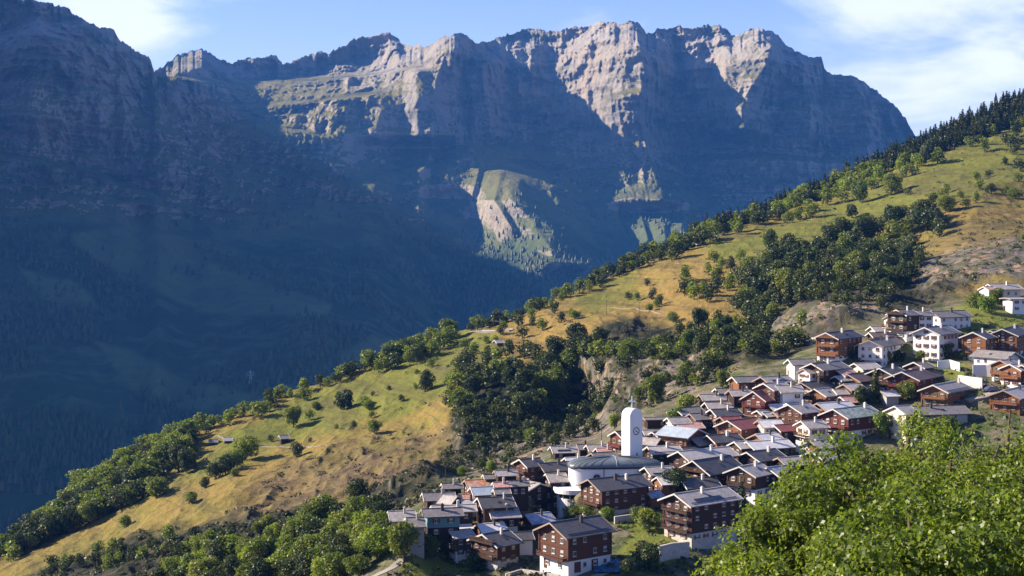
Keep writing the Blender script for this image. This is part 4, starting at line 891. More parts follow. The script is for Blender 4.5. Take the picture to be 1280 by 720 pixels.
# ---------------------------------------------------------------- the church
M_LEAD = M('dome_lead')
_v = M_LEAD.coord('Object'); _n = M_LEAD.noise(_v, 0.8, 5, 0.6)
M_LEAD.base(M_LEAD.mix(_n, (0.07, 0.085, 0.09), (0.15, 0.17, 0.18))); M_LEAD.rough(0.38, 0.6); M_LEAD = M_LEAD.m
M_DARK = mat_plain('dark_metal', (0.02, 0.02, 0.025), 0.5)
M_WHITE = mat_plain('church_plaster', (0.66, 0.65, 0.65), 0.85, 0.2, 0.05, 0.4)
M_SEAM = mat_plain('dome_seam', (0.34, 0.37, 0.38), 0.5)
def build_church():
    D = 366.0; s = FP / D; yaw = R(4)
    cxp, rim = 768.0, 584.0
    z_rim = (HV - rim) / FP * (D - 4.6)
    root = empty('church', ((cxp - 640) / FP * D, D, z_rim - 13.0), yaw); tag(root, 'white rounded church with low grey metal dome above the village roofs', 'church')
    a, b = 57.5 / s, 4.8; n = 96; Zr = 13.0
    def ring(k, z, inset=0.0, e=0.62):
        out = []
        for i in range(n):
            t = 2 * math.pi * i / n; ct, st = math.cos(t), math.sin(t)
            out.append(((a - inset) * k * math.copysign(abs(ct) ** e, ct), (b - inset) * k * math.copysign(abs(st) ** e, st), z))
        return out
    def lathe(rings, name, mat, par, cap=False, smooth=True):
        vs = [p for r in rings for p in r]; q = [(j * n + i, j * n + (i + 1) % n, (j + 1) * n + (i + 1) % n, (j + 1) * n + i) for j in range(len(rings) - 1) for i in range(n)]
        if cap: q += [tuple(range((len(rings) - 1) * n, len(rings) * n))]
        me = bpy.data.meshes.new(name); me.from_pydata(vs, [], q); me.materials.append(mat)
        if smooth: me.polygons.foreach_set('use_smooth', [len(f) == 4 for f in q])
        me.update(); return link(bpy.data.objects.new(name, me), par)
    lathe([ring(1, -4), ring(1, Zr - .3)], 'wall', M_WHITE, root)
    lathe([ring(1, Zr - .45, -.35), ring(1, Zr, -.5), ring(1, Zr + .05, -.3)], 'roof_edge', M_DARK, root)
    prof = [(1.0 - t ** 1.0, t) for t in [i / 14 for i in range(15)]]
    rs = []
    for i in range(15):
        k = 1.02 * math.cos(i / 14 * math.pi / 2 * .985); rs.append(ring(k, Zr + .04 + 2.1 * math.sin(i / 14 * math.pi / 2)))
    dome = lathe(rs, 'dome', M_LEAD, root, cap=True)
    sb = MB()
    for i in range(0, n, 3):                                      # standing seams
        for j in range(13):
            p, q = Vector(rs[j][i]), Vector(rs[j + 1][i]); big = (i % 24 == 0)
            sb.tube(p + Vector((0, 0, .03)), q + Vector((0, 0, .03)), 0.11 if big else 0.045, n=4, mi=0 if big else 1)
    sb.build('seams', [M_SEAM, M_DARK], dome)
    # arched windows standing in the curved wall
    e = 0.62
    for px in (743, 767, 790):
        xl = (px - cxp) / s; ct = min(1, abs(xl) / a) ** (1 / e); yy = -b * (math.sqrt(max(0, 1 - ct * ct))) ** e
        r = 1.0; m = MB()
        arc = [(xl + r * math.cos(k * math.pi / 12), 0, r * math.sin(k * math.pi / 12)) for k in range(13)]
        z0 = Zr - 2.7
        outl = [(xl - r, yy - .10, z0 - 1.6)] + [(x, yy - .10, z0 + z) for x, _, z in arc[::-1]] + [(xl + r, yy - .10, z0 - 1.6)]
        m.prism(outl, (0, .5, 0), 0)
        w = m.build('arched_window', M_GLASS, root)
        m = MB()
        for k in range(12): m.tube((arc[k][0], yy - .13, z0 + arc[k][2]), (arc[k + 1][0], yy - .13, z0 + arc[k + 1][2]), .07, n=4)
        m.box((xl, yy - .13, z0 - .3), (.07, .06, 2.5)); m.build('frame', M_SEAM, w)
    m = MB(); m.box((-3.4, -b - .05, Zr / 2), (.14, .14, Zr)); m.build('downpipe', M_DARK, root)
    # rounded porch at the left foot with a band of windows
    pc = Vector((-a + 1.2, -b + 1.6, 0)); rp = 4.6; Zp = Zr - 5.7
    def arcpts(r, z, k0=150, k1=330, m_=22): return [(pc.x + r * math.cos(R(k0 + (k1 - k0) * i / m_)), pc.y + r * math.sin(R(k0 + (k1 - k0) * i / m_)), z) for i in range(m_ + 1)]
    m = MB(); m.prism(arcpts(rp, -4), (0, 0, Zp - 1.9 + 4)); po = m.build('porch', M_WHITE, root)
    m = MB(); m.prism(arcpts(rp - .3, Zp - 1.9), (0, 0, 1.3)); m.build('window_band', M_GLASS, po)
    m = MB(); m.prism(arcpts(rp + .9, Zp - .6), (0, 0, 1.1)); m.build('parapet', M_WHITE, po)
    m = MB()
    for i in range(0, 23, 3):
        p = arcpts(rp - .05, Zp - 1.25)[i]; m.box(p, (.22, .22, 1.35))
    m.build('posts', M_WHITE, po)
    # tower
    Dt = 371.5; st = FP / Dt
    tp = Vector(((790.0 - 640) / FP * Dt, Dt, 0)); th = R(35)
    zt = (HV - 510.0) / FP * Dt; zf = zt - 30
    tw = empty('bell_tower', (tp.x, tp.y, zf), th); tag(tw, 'white bell tower with rounded top, clock and cross beside the church dome', 'bell tower')
    Wf, Ls = 16.6 / st / math.cos(th), 9.4 / st / math.sin(th); Zt = 30.0; r = Wf / 2
    m = MB(); arc = [(r * math.cos(k * math.pi / 20), -Ls / 2, Zt - r + r * math.sin(k * math.pi / 20)) for k in range(21)]
    m.prism([(-r, -Ls / 2, 0)] + [] + [(r, -Ls / 2, 0)] + arc, (0, Ls, 0)); m.build('shaft', M_WHITE, tw)
    m = MB(); arc2 = [((r + .05) * math.cos(k * math.pi / 20), -Ls / 2 + .12, Zt - r + (r + .05) * math.sin(k * math.pi / 20)) for k in range(21)]
    arc3 = [(x * .985, y, Zt - r + (z - Zt + r) * .985) for x, y, z in arc2]
    m.prism(arc2 + arc3[::-1], (0, Ls - .24, 0)); m.build('vault_cover', mat_plain('tower_sheet_metal', (0.45, 0.47, 0.5), 0.4, 0.5, 0.08), tw)
    yf = -Ls / 2 - .06; zc = Zt - 28 / st * 1.0; rc = 4.3 / st / math.cos(th) * .95
    m = MB(); N_ = 40
    for k in range(N_):
        a0, a1 = 2 * math.pi * k / N_, 2 * math.pi * (k + 1) / N_
        m.prism([(rc * math.cos(a0), yf, zc + rc * math.sin(a0)), (rc * math.cos(a1), yf, zc + rc * math.sin(a1)), (rc * .86 * math.cos(a1), yf, zc + rc * .86 * math.sin(a1)), (rc * .86 * math.cos(a0), yf, zc + rc * .86 * math.sin(a0))], (0, .08, 0))
    for k in range(12):
        a0 = 2 * math.pi * k / 12; q0, q1 = rc * .70, rc * .88
        m.tube((q0 * math.cos(a0), yf - .01, zc + q0 * math.sin(a0)), (q1 * math.cos(a0), yf - .01, zc + q1 * math.sin(a0)), .05, n=4)
    ck = m.build('clock', M_DARK, tw)
    m = MB(); m.tube((0, yf - .04, zc), (rc * .5, yf - .04, zc - rc * .42), .09, .05, n=4); m.tube((0, yf - .05, zc), (-rc * .28, yf - .05, zc + rc * .12), .11, .07, n=4); m.tube((0, yf-.08, zc), (0, yf + .02, zc), .14, n=8)
    m.build('clock_hands', M_DARK, ck)
    m = MB(); m.box((.2, yf, zc - 30 / st * 1.0), (.22, .12, 1.3)); m.build('slit_window', M_GLASS, tw)
    hx = 15 / st; m = MB(); m.box((0, 0, Zt + hx / 2 - .2), (.30, .30, hx + .4)); m.box((0, 0, Zt + hx * .55), (1.65, .32, .32)); cr = m.build('cross', mat_plain('cross_white', (.8, .8, .8), .5), tw)
    cr.rotation_euler = (0, 0, -th)
build_church()

# ---------------------------------------------------------------- trees: prototypes
M_BARK = mat_plain('bark_brown', (0.10, 0.075, 0.05), 0.95, 0.1, 0.35, 3.0)
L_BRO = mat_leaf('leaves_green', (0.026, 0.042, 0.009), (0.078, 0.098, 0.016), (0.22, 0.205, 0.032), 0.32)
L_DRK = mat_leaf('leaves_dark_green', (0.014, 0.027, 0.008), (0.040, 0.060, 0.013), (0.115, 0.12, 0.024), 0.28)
L_YEL = mat_leaf('leaves_yellow_green', (0.05, 0.085, 0.010), (0.14, 0.19, 0.018), (0.30, 0.29, 0.03), 0.38)
L_CON = mat_leaf('needles_spruce', (0.015, 0.026, 0.010), (0.040, 0.054, 0.016), (0.10, 0.10, 0.025), 0.15)
L_SCR = mat_leaf('leaves_scrub', (0.018, 0.024, 0.012), (0.045, 0.052, 0.020), (0.12, 0.10, 0.035), 0.2)

def quads_at(C, Nn, size, r, aspect=0.75):
    """one leaf-clump quad at each point C, roughly facing Nn"""
    n = len(C); a = r.normal(size=(n, 3)); Nn = Nn + 0.75 * a; Nn /= np.linalg.norm(Nn, axis=1, keepdims=True) + 1e-9
    t = np.cross(Nn, r.normal(size=(n, 3))); t /= np.linalg.norm(t, axis=1, keepdims=True) + 1e-9; b = np.cross(Nn, t)
    sz = size * (0.6 + 0.8 * r.random((n, 1)))
    t = t * sz; b = b * sz * aspect
    V = np.stack([C - t * .5, C - b * .5 + t * .1, C + t * .6, C + b * .5 + t * .05], 1).reshape(-1, 3)
    Q = np.arange(4 * n).reshape(n, 4); return V, Q
def tube_np(pts, rad, n=6):
    V, Q = [], []; m = len(pts)
    for i, (p, r) in enumerate(zip(pts, rad)):
        d = (Vector(pts[min(i + 1, m - 1)]) - Vector(pts[max(i - 1, 0)])).normalized(); q = d.orthogonal().normalized(); w = d.cross(q)
        for k in range(n): t = 2 * math.pi * k / n; V.append(tuple(Vector(p) + (q * math.cos(t) + w * math.sin(t)) * r))
    for i in range(m - 1):
        for k in range(n): Q.append((i * n + k, i * n + (k + 1) % n, (i + 1) * n + (k + 1) % n, (i + 1) * n + k))
    return V, Q
def broad_parts(seed, h=10.0, spread=0.42, nleaf=1500, leaf=0.55, low=0.22, lobes=9, tall=1.0, lr=1.0):
    """returns (trunk verts, quads), (crown verts, quads) for a broadleaf tree of height h"""
    r = np.random.default_rng(seed); TV, TQ = [], []
    def addt(p, rad, n=6):
        V, Q = tube_np(p, rad, n); k = len(TV); TV.extend(V); TQ.extend([tuple(i + k for i in q) for q in Q])
    lean = r.normal(0, .04, 2) * h; top = h * 0.72; tr = h * 0.022 + .05
    addt([(0, 0, -1.2), (lean[0] * .1, lean[1] * .1, h * .2), (lean[0] * .6, lean[1] * .6, h * .45), (lean[0], lean[1], top)], [tr * 1.5, tr, tr * .7, tr * .25], 8)
    cen = []; R_ = h * spread
    for i in range(lobes):
        a = 2 * math.pi * (i / lobes * 1.618 * 2 + r.random() * .15); rr = R_ * (0.30 + 0.38 * r.random()) * (1.25 if lr < 1 else 1); z = h * (low + .16 + (0.80 - low - .16) * ((i + .5) / lobes) ** .9)
        k = math.sin(math.pi * min(1, max(0.15, (z / h - low) / (1.08 - low)))) ** .6; rr *= k
        c_ = np.array([lean[0] + rr * math.cos(a), lean[1] + rr * math.sin(a), z]); cen.append((c_, R_ * lr * (0.38 + .24 * r.random()) * (0.65 + .35 * k)))
        addt([(lean[0] * .4, lean[1] * .4, h * (low + .02 + .35 * i / lobes)), tuple((c_ * [.55, .55, 1]) * .92), tuple(c_ + [0, 0, .04 * h])], [tr * .5, tr * .3, tr * .08], 5)
    cen.append((np.array([lean[0], lean[1], h * .84]), R_ * .36 * lr)); cen.append((np.array([lean[0] * .5, lean[1] * .5, h * .55]), R_ * .55 * lr))
    C, Nn = [], []
    wts = np.array([q[1] ** 2 for q in cen]); wts /= wts.sum()
    for (c_, rad), w in zip(cen, wts):
        n = max(8, int(nleaf * w)); d = r.normal(size=(n, 3)); d /= np.linalg.norm(d, axis=1, keepdims=True)
        bump = 1 + 0.30 * vnoise(d[:, 0] * 2.4 + seed, d[:, 1] * 2.4 + c_[2], d[:, 2] * 2.4 + c_[0])
        q = rad * (0.62 + 0.42 * r.random((n, 1)) ** .6) * bump[:, None]
        p = c_ + d * q * np.array([1, 1, .82 * tall]); C.append(p); Nn.append(d + [0, 0, .35])
    C = np.concatenate(C); Nn = np.concatenate(Nn); keep = C[:, 2] > h * low * .8
    V, Q = quads_at(C[keep], Nn[keep], leaf, r)
    return (np.array(TV), np.array(TQ)), (V, Q)
def conifer_parts(seed, h=14.0, w=0.19, leaf=0.9, tiers=17):
    r = np.random.default_rng(seed); V_, Q_ = tube_np([(0, 0, -1.2), (0, 0, h * .5), (0, 0, h * .98)], [h * .017 + .04, h * .011, .03], 6)
    C, Nn, S = [], [], []
    for i in range(tiers):
        t = i / (tiers - 1); z = h * (0.10 + .87 * t); rad = h * w * (1 - t) ** .85 * (0.85 + .3 * r.random()) + .12
        nb = max(4, int(13 * (1 - t) + 4))
        for k in range(nb):
            a = 2 * math.pi * (k + r.random() * .7) / nb; m = max(2, int(5 * (1 - t) + 2)); rr = rad * (0.75 + .4 * r.random())
            for j in range(m):
                f = (j + .6) / m; C.append((rr * f * math.cos(a), rr * f * math.sin(a), z - rr * f * .38 + r.normal() * .05 * h / 14)); Nn.append((math.cos(a) * .4, math.sin(a) * .4, 1)); S.append(1.15 - .5 * f)
    C = np.array(C); Nn = np.array(Nn, float); V, Q = quads_at(C, Nn, leaf * h / 14, r, .8); return (np.array(V_), np.array(Q_)), (V, Q)
def merged(a, b):
    V = np.concatenate([a[0], b[0]]); Q = np.concatenate([a[1], b[1] + len(a[0])]); mi = np.concatenate([np.zeros(len(a[1]), int), np.ones(len(b[1]), int)]); return V, Q, mi
P_BR = []      # broadleaf: (trunk mesh, {leaf: crown mesh})
for i in range(6):
    a, b = broad_parts(100 + i, 10.0, [.44, .50, .40, .47, .54, .36][i], 3000, 0.62, [.03, .02, .07, .02, .03, .05][i], [8, 10, 7, 9, 11, 7][i], [1, .9, 1.2, 1, .85, 1.3][i])
    tm = mesh_np('trunk', *a, M_BARK); P_BR.append((tm, {k: mesh_np('crown', *b, m_) for k, m_ in (('b', L_BRO), ('d', L_DRK), ('y', L_YEL))}))
P_CO = [mesh_np('spruce_tree', *(lambda t: (t[0], t[1]))(merged(*conifer_parts(200 + i, 14, w_, 1.0))), [M_BARK, L_CON], merged(*conifer_parts(200 + i, 14, w_, 1.0))[2]) for i, w_ in enumerate((.20, .25, .18, .28))]
P_CON_PARTS = []
for i in range(2):
    a, b = conifer_parts(300 + i, 14, .20, .75, 24); P_CON_PARTS.append((mesh_np('trunk', *a, M_BARK), mesh_np('crown', *b, L_CON)))
def shrub_mesh(seed, mat, n=260):
    r = np.random.default_rng(seed); d = r.normal(size=(n, 3)); d[:, 2] = np.abs(d[:, 2]) * .9; d /= np.linalg.norm(d, axis=1, keepdims=True)
    q = (0.55 + .45 * r.random((n, 1))) * (1 + .35 * vnoise(d[:, 0] * 2 + seed, d[:, 1] * 2, d[:, 2] * 2))[:, None]
    C = d * q * np.array([1, 1, .85]); V, Q = quads_at(C, d + [0, 0, .3], .26, r); V2, Q2 = tube_np([(0, 0, -.5), (0.05, 0, .5)], [.06, .03], 5)
    return mesh_np('shrub', *merged((np.array(V2), np.array(Q2)), (V, Q))[:2], [M_BARK, mat], merged((np.array(V2), np.array(Q2)), (V, Q))[2])
P_SH = {'b': [shrub_mesh(1 + i, L_BRO) for i in range(2)], 'd': [shrub_mesh(4 + i, L_DRK) for i in range(2)], 's': [shrub_mesh(7 + i, L_SCR) for i in range(3)], 'y': [shrub_mesh(11, L_YEL)]}

NT = [0, 0, 0]
REQ_T, REQ_S = [], []
def tree(u, v, hpx, leaf='b', k=None, label=None, group=None, wide=1.0):
    REQ_T.append((hpx * (3 if group == 'single trees' else 1), u, v, hpx, leaf, label, group, wide))
def spruce(u, v, hpx, label=None, group=None, parts=False): REQ_S.append((hpx * (9 if parts else 1), u, v, hpx, label, group, parts))
def far_wood(name, items, protos, mats, label):
    V_, Q_, Mi, k = [], [], [], 0
    for (u, v, hpx, sc, wide, pi, mi_) in items:
        (tv, tq), (cv, cq) = protos[pi]; p = gp(u, v); a = rnd.random() * 6.28; ca, sa = math.cos(a), math.sin(a); s = hpx * p.y / FP / sc
        P = np.concatenate([tv, cv]) * np.array([s * wide, s * wide, s]); P = np.stack([P[:, 0] * ca - P[:, 1] * sa, P[:, 0] * sa + P[:, 1] * ca, P[:, 2]], 1) + np.array(p)
        V_.append(P); Q_.append(np.concatenate([tq, cq + len(tv)]) + k); Mi.append(np.concatenate([np.zeros(len(tq), int), np.full(len(cq), mi_)])); k += len(P)
    if not V_: return
    o = link(bpy.data.objects.new(name, mesh_np(name, np.concatenate(V_), np.concatenate(Q_), mats, np.concatenate(Mi)))); tag(o, label, 'wood', kind='stuff')
def flush_trees(nb=285, ns=285):
    REQ_T.sort(key=lambda t: -t[0]); REQ_S.sort(key=lambda t: -t[0])
    for t in REQ_T[:nb]: tree_now(*t[1:])
    for t in REQ_S[:ns]: spruce_now(*t[1:])
    pb = [broad_parts(700 + i, 10.0, .50, 560, 1.0, .03, 6) for i in range(4)]; pc = [conifer_parts(800 + i, 14, .2, 1.3, 12) for i in range(3)]
    far_wood('far_broadleaf_wood', [(t[1], t[2], t[3], 10.0, t[7], rnd.randrange(4), {'b': 1, 'd': 2, 'y': 3}[t[4]]) for t in REQ_T[nb:]], pb, [M_BARK, L_BRO, L_DRK, L_YEL], 'small round trees merging into woods along the skyline and slopes')
    far_wood('far_spruce_wood', [(t[1], t[2], t[3], 14.0, 1.1, rnd.randrange(3), 1) for t in REQ_S[ns:]], pc, [M_BARK, L_CON], 'small dark spruces merging into the belt along the right skyline')
    print('requested', len(REQ_T), len(REQ_S))
def tree_now(u, v, hpx, leaf='b', label=None, group=None, wide=1.0, k=None, at=None, name='broadleaf_tree'):
    """a tree whose foot is at photo pixel (u, v) on the slope and that stands hpx photo pixels tall"""
    p = gp(u, v) if at is None else at; h = hpx * p.y / FP; k = rnd.randrange(6) if k is None else k; tm, cr = P_BR[k]
    root = empty(name, p - Vector((0, 0, .15)), rnd.random() * 6.28); s = h / 10.0; root.scale = (s * wide, s * wide, s)
    link(bpy.data.objects.new('trunk', tm), root); link(bpy.data.objects.new('crown', cr[leaf]), root)
    tag(root, label, 'tree', group); NT[0] += 1; return root
def spruce_now(u, v, hpx, label=None, group=None, parts=False, k=None):
    p = gp(u, v); s = hpx * p.y / FP / 14.0
    if parts:
        tm, cr = P_CON_PARTS[NT[1] % 2]; o = empty('spruce_tree', p - Vector((0, 0, .15)), rnd.random() * 6.28); link(bpy.data.objects.new('trunk', tm), o); link(bpy.data.objects.new('crown', cr), o)
    else:
        o = link(bpy.data.objects.new('spruce_tree', P_CO[rnd.randrange(4) if k is None else k])); o.location = p - Vector((0, 0, .15)); o.rotation_euler = (0, 0, rnd.random() * 6.28)
    w = 1.05 + .5 * rnd.random(); o.scale = (s * w, s * w, s); tag(o, label, 'spruce', group); NT[1] += 1; return o
SHR = [0]
def shrub(u, v, rpx, kind='s', label=None, group=None):
    SHR[0] += 1
    if group != 'garden shrubs between the houses' and SHR[0] > 188: return
    p = gp(u, v); r = rpx * p.y / FP; o = link(bpy.data.objects.new('shrub', rnd.choice(P_SH[kind]))); o.location = p - Vector((0, 0, .05)); o.rotation_euler = (0, 0, rnd.random() * 6.28)
    o.scale = (r, r, r * (0.75 + .35 * rnd.random())); tag(o, label, 'shrub', group); NT[2] += 1; return o
def scatter(poly, n, dmin):
    xs = [p[0] for p in poly]; ys = [p[1] for p in poly]; out = []; tries = 0
    while len(out) < n and tries < n * 60:
        tries += 1; u = rnd.uniform(min(xs), max(xs)); v = rnd.uniform(min(ys), max(ys))
        if not in_poly(np.array([u]), np.array([v]), poly)[0]: continue
        if any((u - a) ** 2 + ((v - b) * 1.6) ** 2 < dmin ** 2 for a, b in out): continue
        out.append((u, v))
    return out
# --- named trees standing alone on the meadow: (u, v of the foot, height px, leaf, label)
for u, v, h, lf, w, lab in [
    (434, 470, 21, 'd', 1.0, 'dark round tree standing out on the skyline left of the road'), (531, 489, 30, 'd', .75, 'slim tree with long shadow in the middle of the green meadow'),
    (430, 513, 26, 'd', 1.3, 'wide dark tree on the green meadow, left of a smaller one'), (462, 512, 15, 'b', 1.2, 'small round tree beside the wide dark meadow tree'),
    (367, 530, 27, 'b', 1.1, 'leafy tree at the right end of the hedge above the dark barn'), (395, 512, 12, 'b', 1.2, 'small tree between hedge and wide dark meadow tree'),
    (469, 545, 19, 'b', 1.0, 'lone bright tree on the dry meadow right of the dark barn'), (371, 575, 18, 'd', .9, 'lone tree on the dry meadow below the dark barn'),
    (307, 574, 33, 'b', 1.0, 'tallest tree of the clump beside the hay barns'), (282, 594, 26, 'd', 1.1, 'dark tree in the clump beside the hay barns'), (270, 598, 20, 'd', 1.1, 'lower dark tree at the left of the hay barn clump'), (296, 586, 24, 'b', 1.0, 'middle tree of the clump beside the hay barns'), (292, 599, 12, 'b', 1.1, 'small tree at the foot of the hay barn clump'),
    (256, 609, 15, 'd', 1.0, 'small dark tree on the dry meadow below the hay barn clump'), (195, 624, 27, 'b', 1.3, 'wide tree at the right edge of the lower left wood'), (236, 633, 16, 'b', 1.5, 'low spreading tree on the lower dry meadow'),
    (158, 655, 17, 'b', 1.0, 'small tree in shade at the edge of the lower left wood'), (719, 397, 12, 'b', 1.2, 'round bush-like tree on the golden slope under the skyline'), (812, 388, 10, 'b', 1.2, 'small tree at the right end of the golden slope'),
    (873, 405, 27, 'd', .9, 'tree standing free on the golden slope left of the dark wood'), (963, 317, 30, 'b', .7, 'tall slim tree on the open meadow above the dark wood'), (1182, 264, 22, 'b', 1.2, 'round tree with long shadow on the upper meadow'),
    (1270, 245, 15, 'b', 1.2, 'small round tree on the upper meadow at the right edge'), (1065, 270, 18, 'd', 1.2, 'dark round tree in the lower line of the upper meadow'), (1111, 268, 9, 'b', 1.5, 'small bushy tree right of the dark round meadow tree'),
    (1075, 252, 30, 'b', .8, 'tall pale tree in the lower line of the upper meadow'), (1135, 243, 8, 'b', 1.6, 'low bushy tree in the middle of the upper meadow'), (1155, 208, 28, 'd', .45, 'narrow dark tree above the upper meadow'),
    (1114, 242, 30, 'b', .9, 'tree with two crowns in the middle of the upper meadow'), (842, 400, 14, 'b', 1.0, 'small tree left of the free standing golden slope tree'), (500, 440, 18, 'd', 1.1, 'dark tree at the skyline beside the road, left one'), (523, 445, 17, 'b', 1.0, 'tree at the skyline beside the road, right one'),
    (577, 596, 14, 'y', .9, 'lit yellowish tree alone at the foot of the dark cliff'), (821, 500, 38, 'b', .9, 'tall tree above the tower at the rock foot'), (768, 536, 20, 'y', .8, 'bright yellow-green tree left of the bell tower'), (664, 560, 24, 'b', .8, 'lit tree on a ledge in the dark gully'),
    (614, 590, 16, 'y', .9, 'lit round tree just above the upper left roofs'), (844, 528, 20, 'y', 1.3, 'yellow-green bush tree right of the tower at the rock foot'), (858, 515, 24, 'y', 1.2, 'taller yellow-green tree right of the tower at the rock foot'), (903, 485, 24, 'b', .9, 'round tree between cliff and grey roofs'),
    (505, 702, 52, 'b', .85, 'tall bright tree in front of the grey rendered house'), (534, 692, 27, 'b', 1.25, 'round dense tree beside the tall grey rendered house'), (547, 688, 18, 'b', 1.2, 'low bushy tree between round tree and granary'), (514, 706, 16, 'b', .5, 'thin young tree on the sloping lawn'),
    (595, 712, 22, 'd', 1.5, 'spreading dark tree below the broad dark-roofed chalet'), (843, 618, 36, 'd', 1.0, 'dark tree between tall chalet and bright balconied chalet'), (862, 612, 18, 'b', 1.4, 'low tree behind the tall four-storey chalet'), (810, 664, 30, 'b', 1.1, 'tree between long chalet and tall four-storey chalet'), (800, 655, 24, 'b', 1.3, 'bushy tree in front of the long chalet corner'),
    (812, 712, 36, 'd', 1.0, 'dark rounded tree below the stone wall'), (783, 722, 26, 'd', .9, 'dark tree right of the blue netting'), (760, 650, 18, 'y', 1.4, 'leafy tree in the garden below the long chalet, right one'), (738, 648, 20, 'b', 1.4, 'leafy tree in the garden below the long chalet, middle one'), (715, 648, 18, 'b', 1.4, 'leafy tree in the garden below the long chalet, left one'), (700, 646, 17, 'b', 1.3, 'leafy tree beside the big dark gable'),
    (1220, 385, 22, 'b', 1.2, 'round green tree left of the lone upper house'), (1237, 392, 24, 'y', 1.1, 'yellow-green tree in front of the lone upper house'), (1247, 380, 22, 'b', .9, 'thin tree before the lone upper house door'),
    (1150, 452, 15, 'b', 1.2, 'small autumn-tinted tree below the bright white house'), (1180, 446, 20, 'b', 1.2, 'garden tree right of the bright white house'), (1125, 453, 17, 'd', 1.3, 'dark round tree right of the arched white chalet'), (1107, 452, 16, 'b', 1.0, 'small tree at the foot of the arched white chalet'), (1202, 448, 12, 'd', 1.4, 'low garden tree by the white terrace'),
    (1075, 512, 32, 'd', .9, 'dark tree in front of the small orange gable'), (1135, 500, 26, 'b', 1.1, 'tree with red and yellow leaves before the wide brown roof'), (1102, 548, 34, 'y', 1.0, 'yellowish tree before the cream walled house, left one'), (1138, 552, 40, 'y', .8, 'yellow-green tree before the cream walled house, right one'), (1186, 545, 26, 'b', 1.2, 'leafy tree in front of the grey concrete house'), (1085, 540, 28, 'y', .9, 'small yellow-orange tree at the foot of the crimson chalet'), (948, 447, 24, 'd', 1.0, 'dark tree left of the upper road at the gully'), (1209, 477, 14, 'd', 1.2, 'reddish dark bush tree in the white courtyard')]:
    tree(u, v, h, lf, None, lab, 'single trees', w)
def many(poly, n, dmin, h0, h1, leafs, label, group, wide=(0.9, 1.3)):
    for u, v in scatter(poly, n, dmin): tree(u, v, rnd.uniform(h0, h1), rnd.choice(leafs), None, label, group, rnd.uniform(*wide))
many([(-10, 700), (40, 672), (100, 620), (150, 596), (200, 566), (235, 548), (252, 562), (235, 590), (190, 600), (178, 632), (150, 640), (120, 655), (70, 672), (20, 700)], 84, 10, 24, 36, 'bddb', 'broadleaf tree of the close wood on the lower left spur', 'wood on the lower left spur')
many([(240, 540), (300, 514), (350, 496), (372, 497), (330, 520), (270, 542), (245, 556)], 14, 9, 12, 22, 'bbd', 'tree in the line along the left skyline above the hay barns', 'trees along the left skyline')
many([(340, 500), (400, 482), (470, 452), (482, 462), (420, 484), (380, 500)], 12, 10, 12, 20, 'bd', 'tree in the line where the left skyline meets the green meadow', 'trees along the left skyline')
many([(455, 460), (500, 442), (560, 420), (575, 425), (560, 438), (500, 462), (470, 468)], 22, 9, 18, 27, 'bbd', 'tree in the dense line at the skyline below the road', 'trees below the road at the skyline')
many([(575, 414), (650, 391), (700, 370), (800, 326), (812, 330), (760, 356), (700, 378), (640, 402), (590, 416)], 40, 6, 10, 20, 'bdd', 'tree in the thin line along the middle skyline', 'trees along the middle skyline')
many([(800, 325), (860, 300), (905, 282), (960, 268), (975, 275), (920, 300), (880, 308), (830, 335)], 34, 6, 13, 24, 'bd', 'broadleaf tree at the skyline behind the meadow tip', 'trees behind the meadow tip')
many([(780, 375), (810, 355), (830, 365), (825, 385), (790, 388)], 7, 8, 9, 14, 'bd', 'tree in the small clump on the golden slope', 'clump on the golden slope')
many([(855, 350), (890, 330), (930, 325), (945, 340), (940, 375), (890, 380), (855, 375)], 20, 11, 14, 24, 'bd', 'tree scattered on the slope left of the dark wood', 'trees left of the dark wood')
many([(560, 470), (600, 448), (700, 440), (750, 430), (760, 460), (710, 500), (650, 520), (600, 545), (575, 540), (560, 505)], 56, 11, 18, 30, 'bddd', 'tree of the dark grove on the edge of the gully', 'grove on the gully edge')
many([(820, 430), (880, 400), (925, 410), (910, 445), (850, 452), (770, 450), (700, 440)], 34, 10, 18, 30, 'ddb', 'tree of the wood right of the grove, above the rocks', 'trees above the rocks')
many([(900, 420), (930, 350), (960, 325), (1050, 300), (1110, 280), (1180, 270), (1200, 290), (1130, 315), (1110, 360), (1040, 370), (980, 390), (940, 420)], 92, 9, 20, 34, 'bddd', 'broadleaf tree of the large dark wood above the village', 'large wood above the village')
many([(960, 265), (1050, 228), (1110, 205), (1160, 210), (1130, 225), (1050, 262), (980, 290)], 34, 8, 14, 24, 'bby', 'round tree at the lower edge of the spruce belt', 'trees at the lower edge of the spruce belt')
many([(1120, 200), (1200, 175), (1285, 150), (1285, 190), (1220, 200), (1150, 215)], 14, 13, 14, 22, 'bd', 'round tree on the top meadow below the spruces', 'trees on the top meadow')
many([(190, 738), (280, 705), (380, 665), (455, 640), (480, 655), (478, 700), (450, 722), (300, 745)], 62, 14, 26, 40, 'bbddby', 'leafy tree of the bright wood at the lower edge', 'bright wood at the lower edge')
many([(900, 700), (940, 690), (990, 700), (960, 724), (900, 724)], 7, 16, 26, 40, 'by', 'leafy tree at the foot of the big foreground trees', 'trees before the village')
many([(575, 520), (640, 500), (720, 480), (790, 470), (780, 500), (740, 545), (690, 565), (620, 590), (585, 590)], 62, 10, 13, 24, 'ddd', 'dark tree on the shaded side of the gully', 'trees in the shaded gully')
many([(1110, 375), (1140, 350), (1160, 330), (1120, 320), (1090, 350), (1085, 372)], 18, 9, 20, 30, 'dd', 'dark tree in the hollow behind the apartment house', 'trees in the hollow')
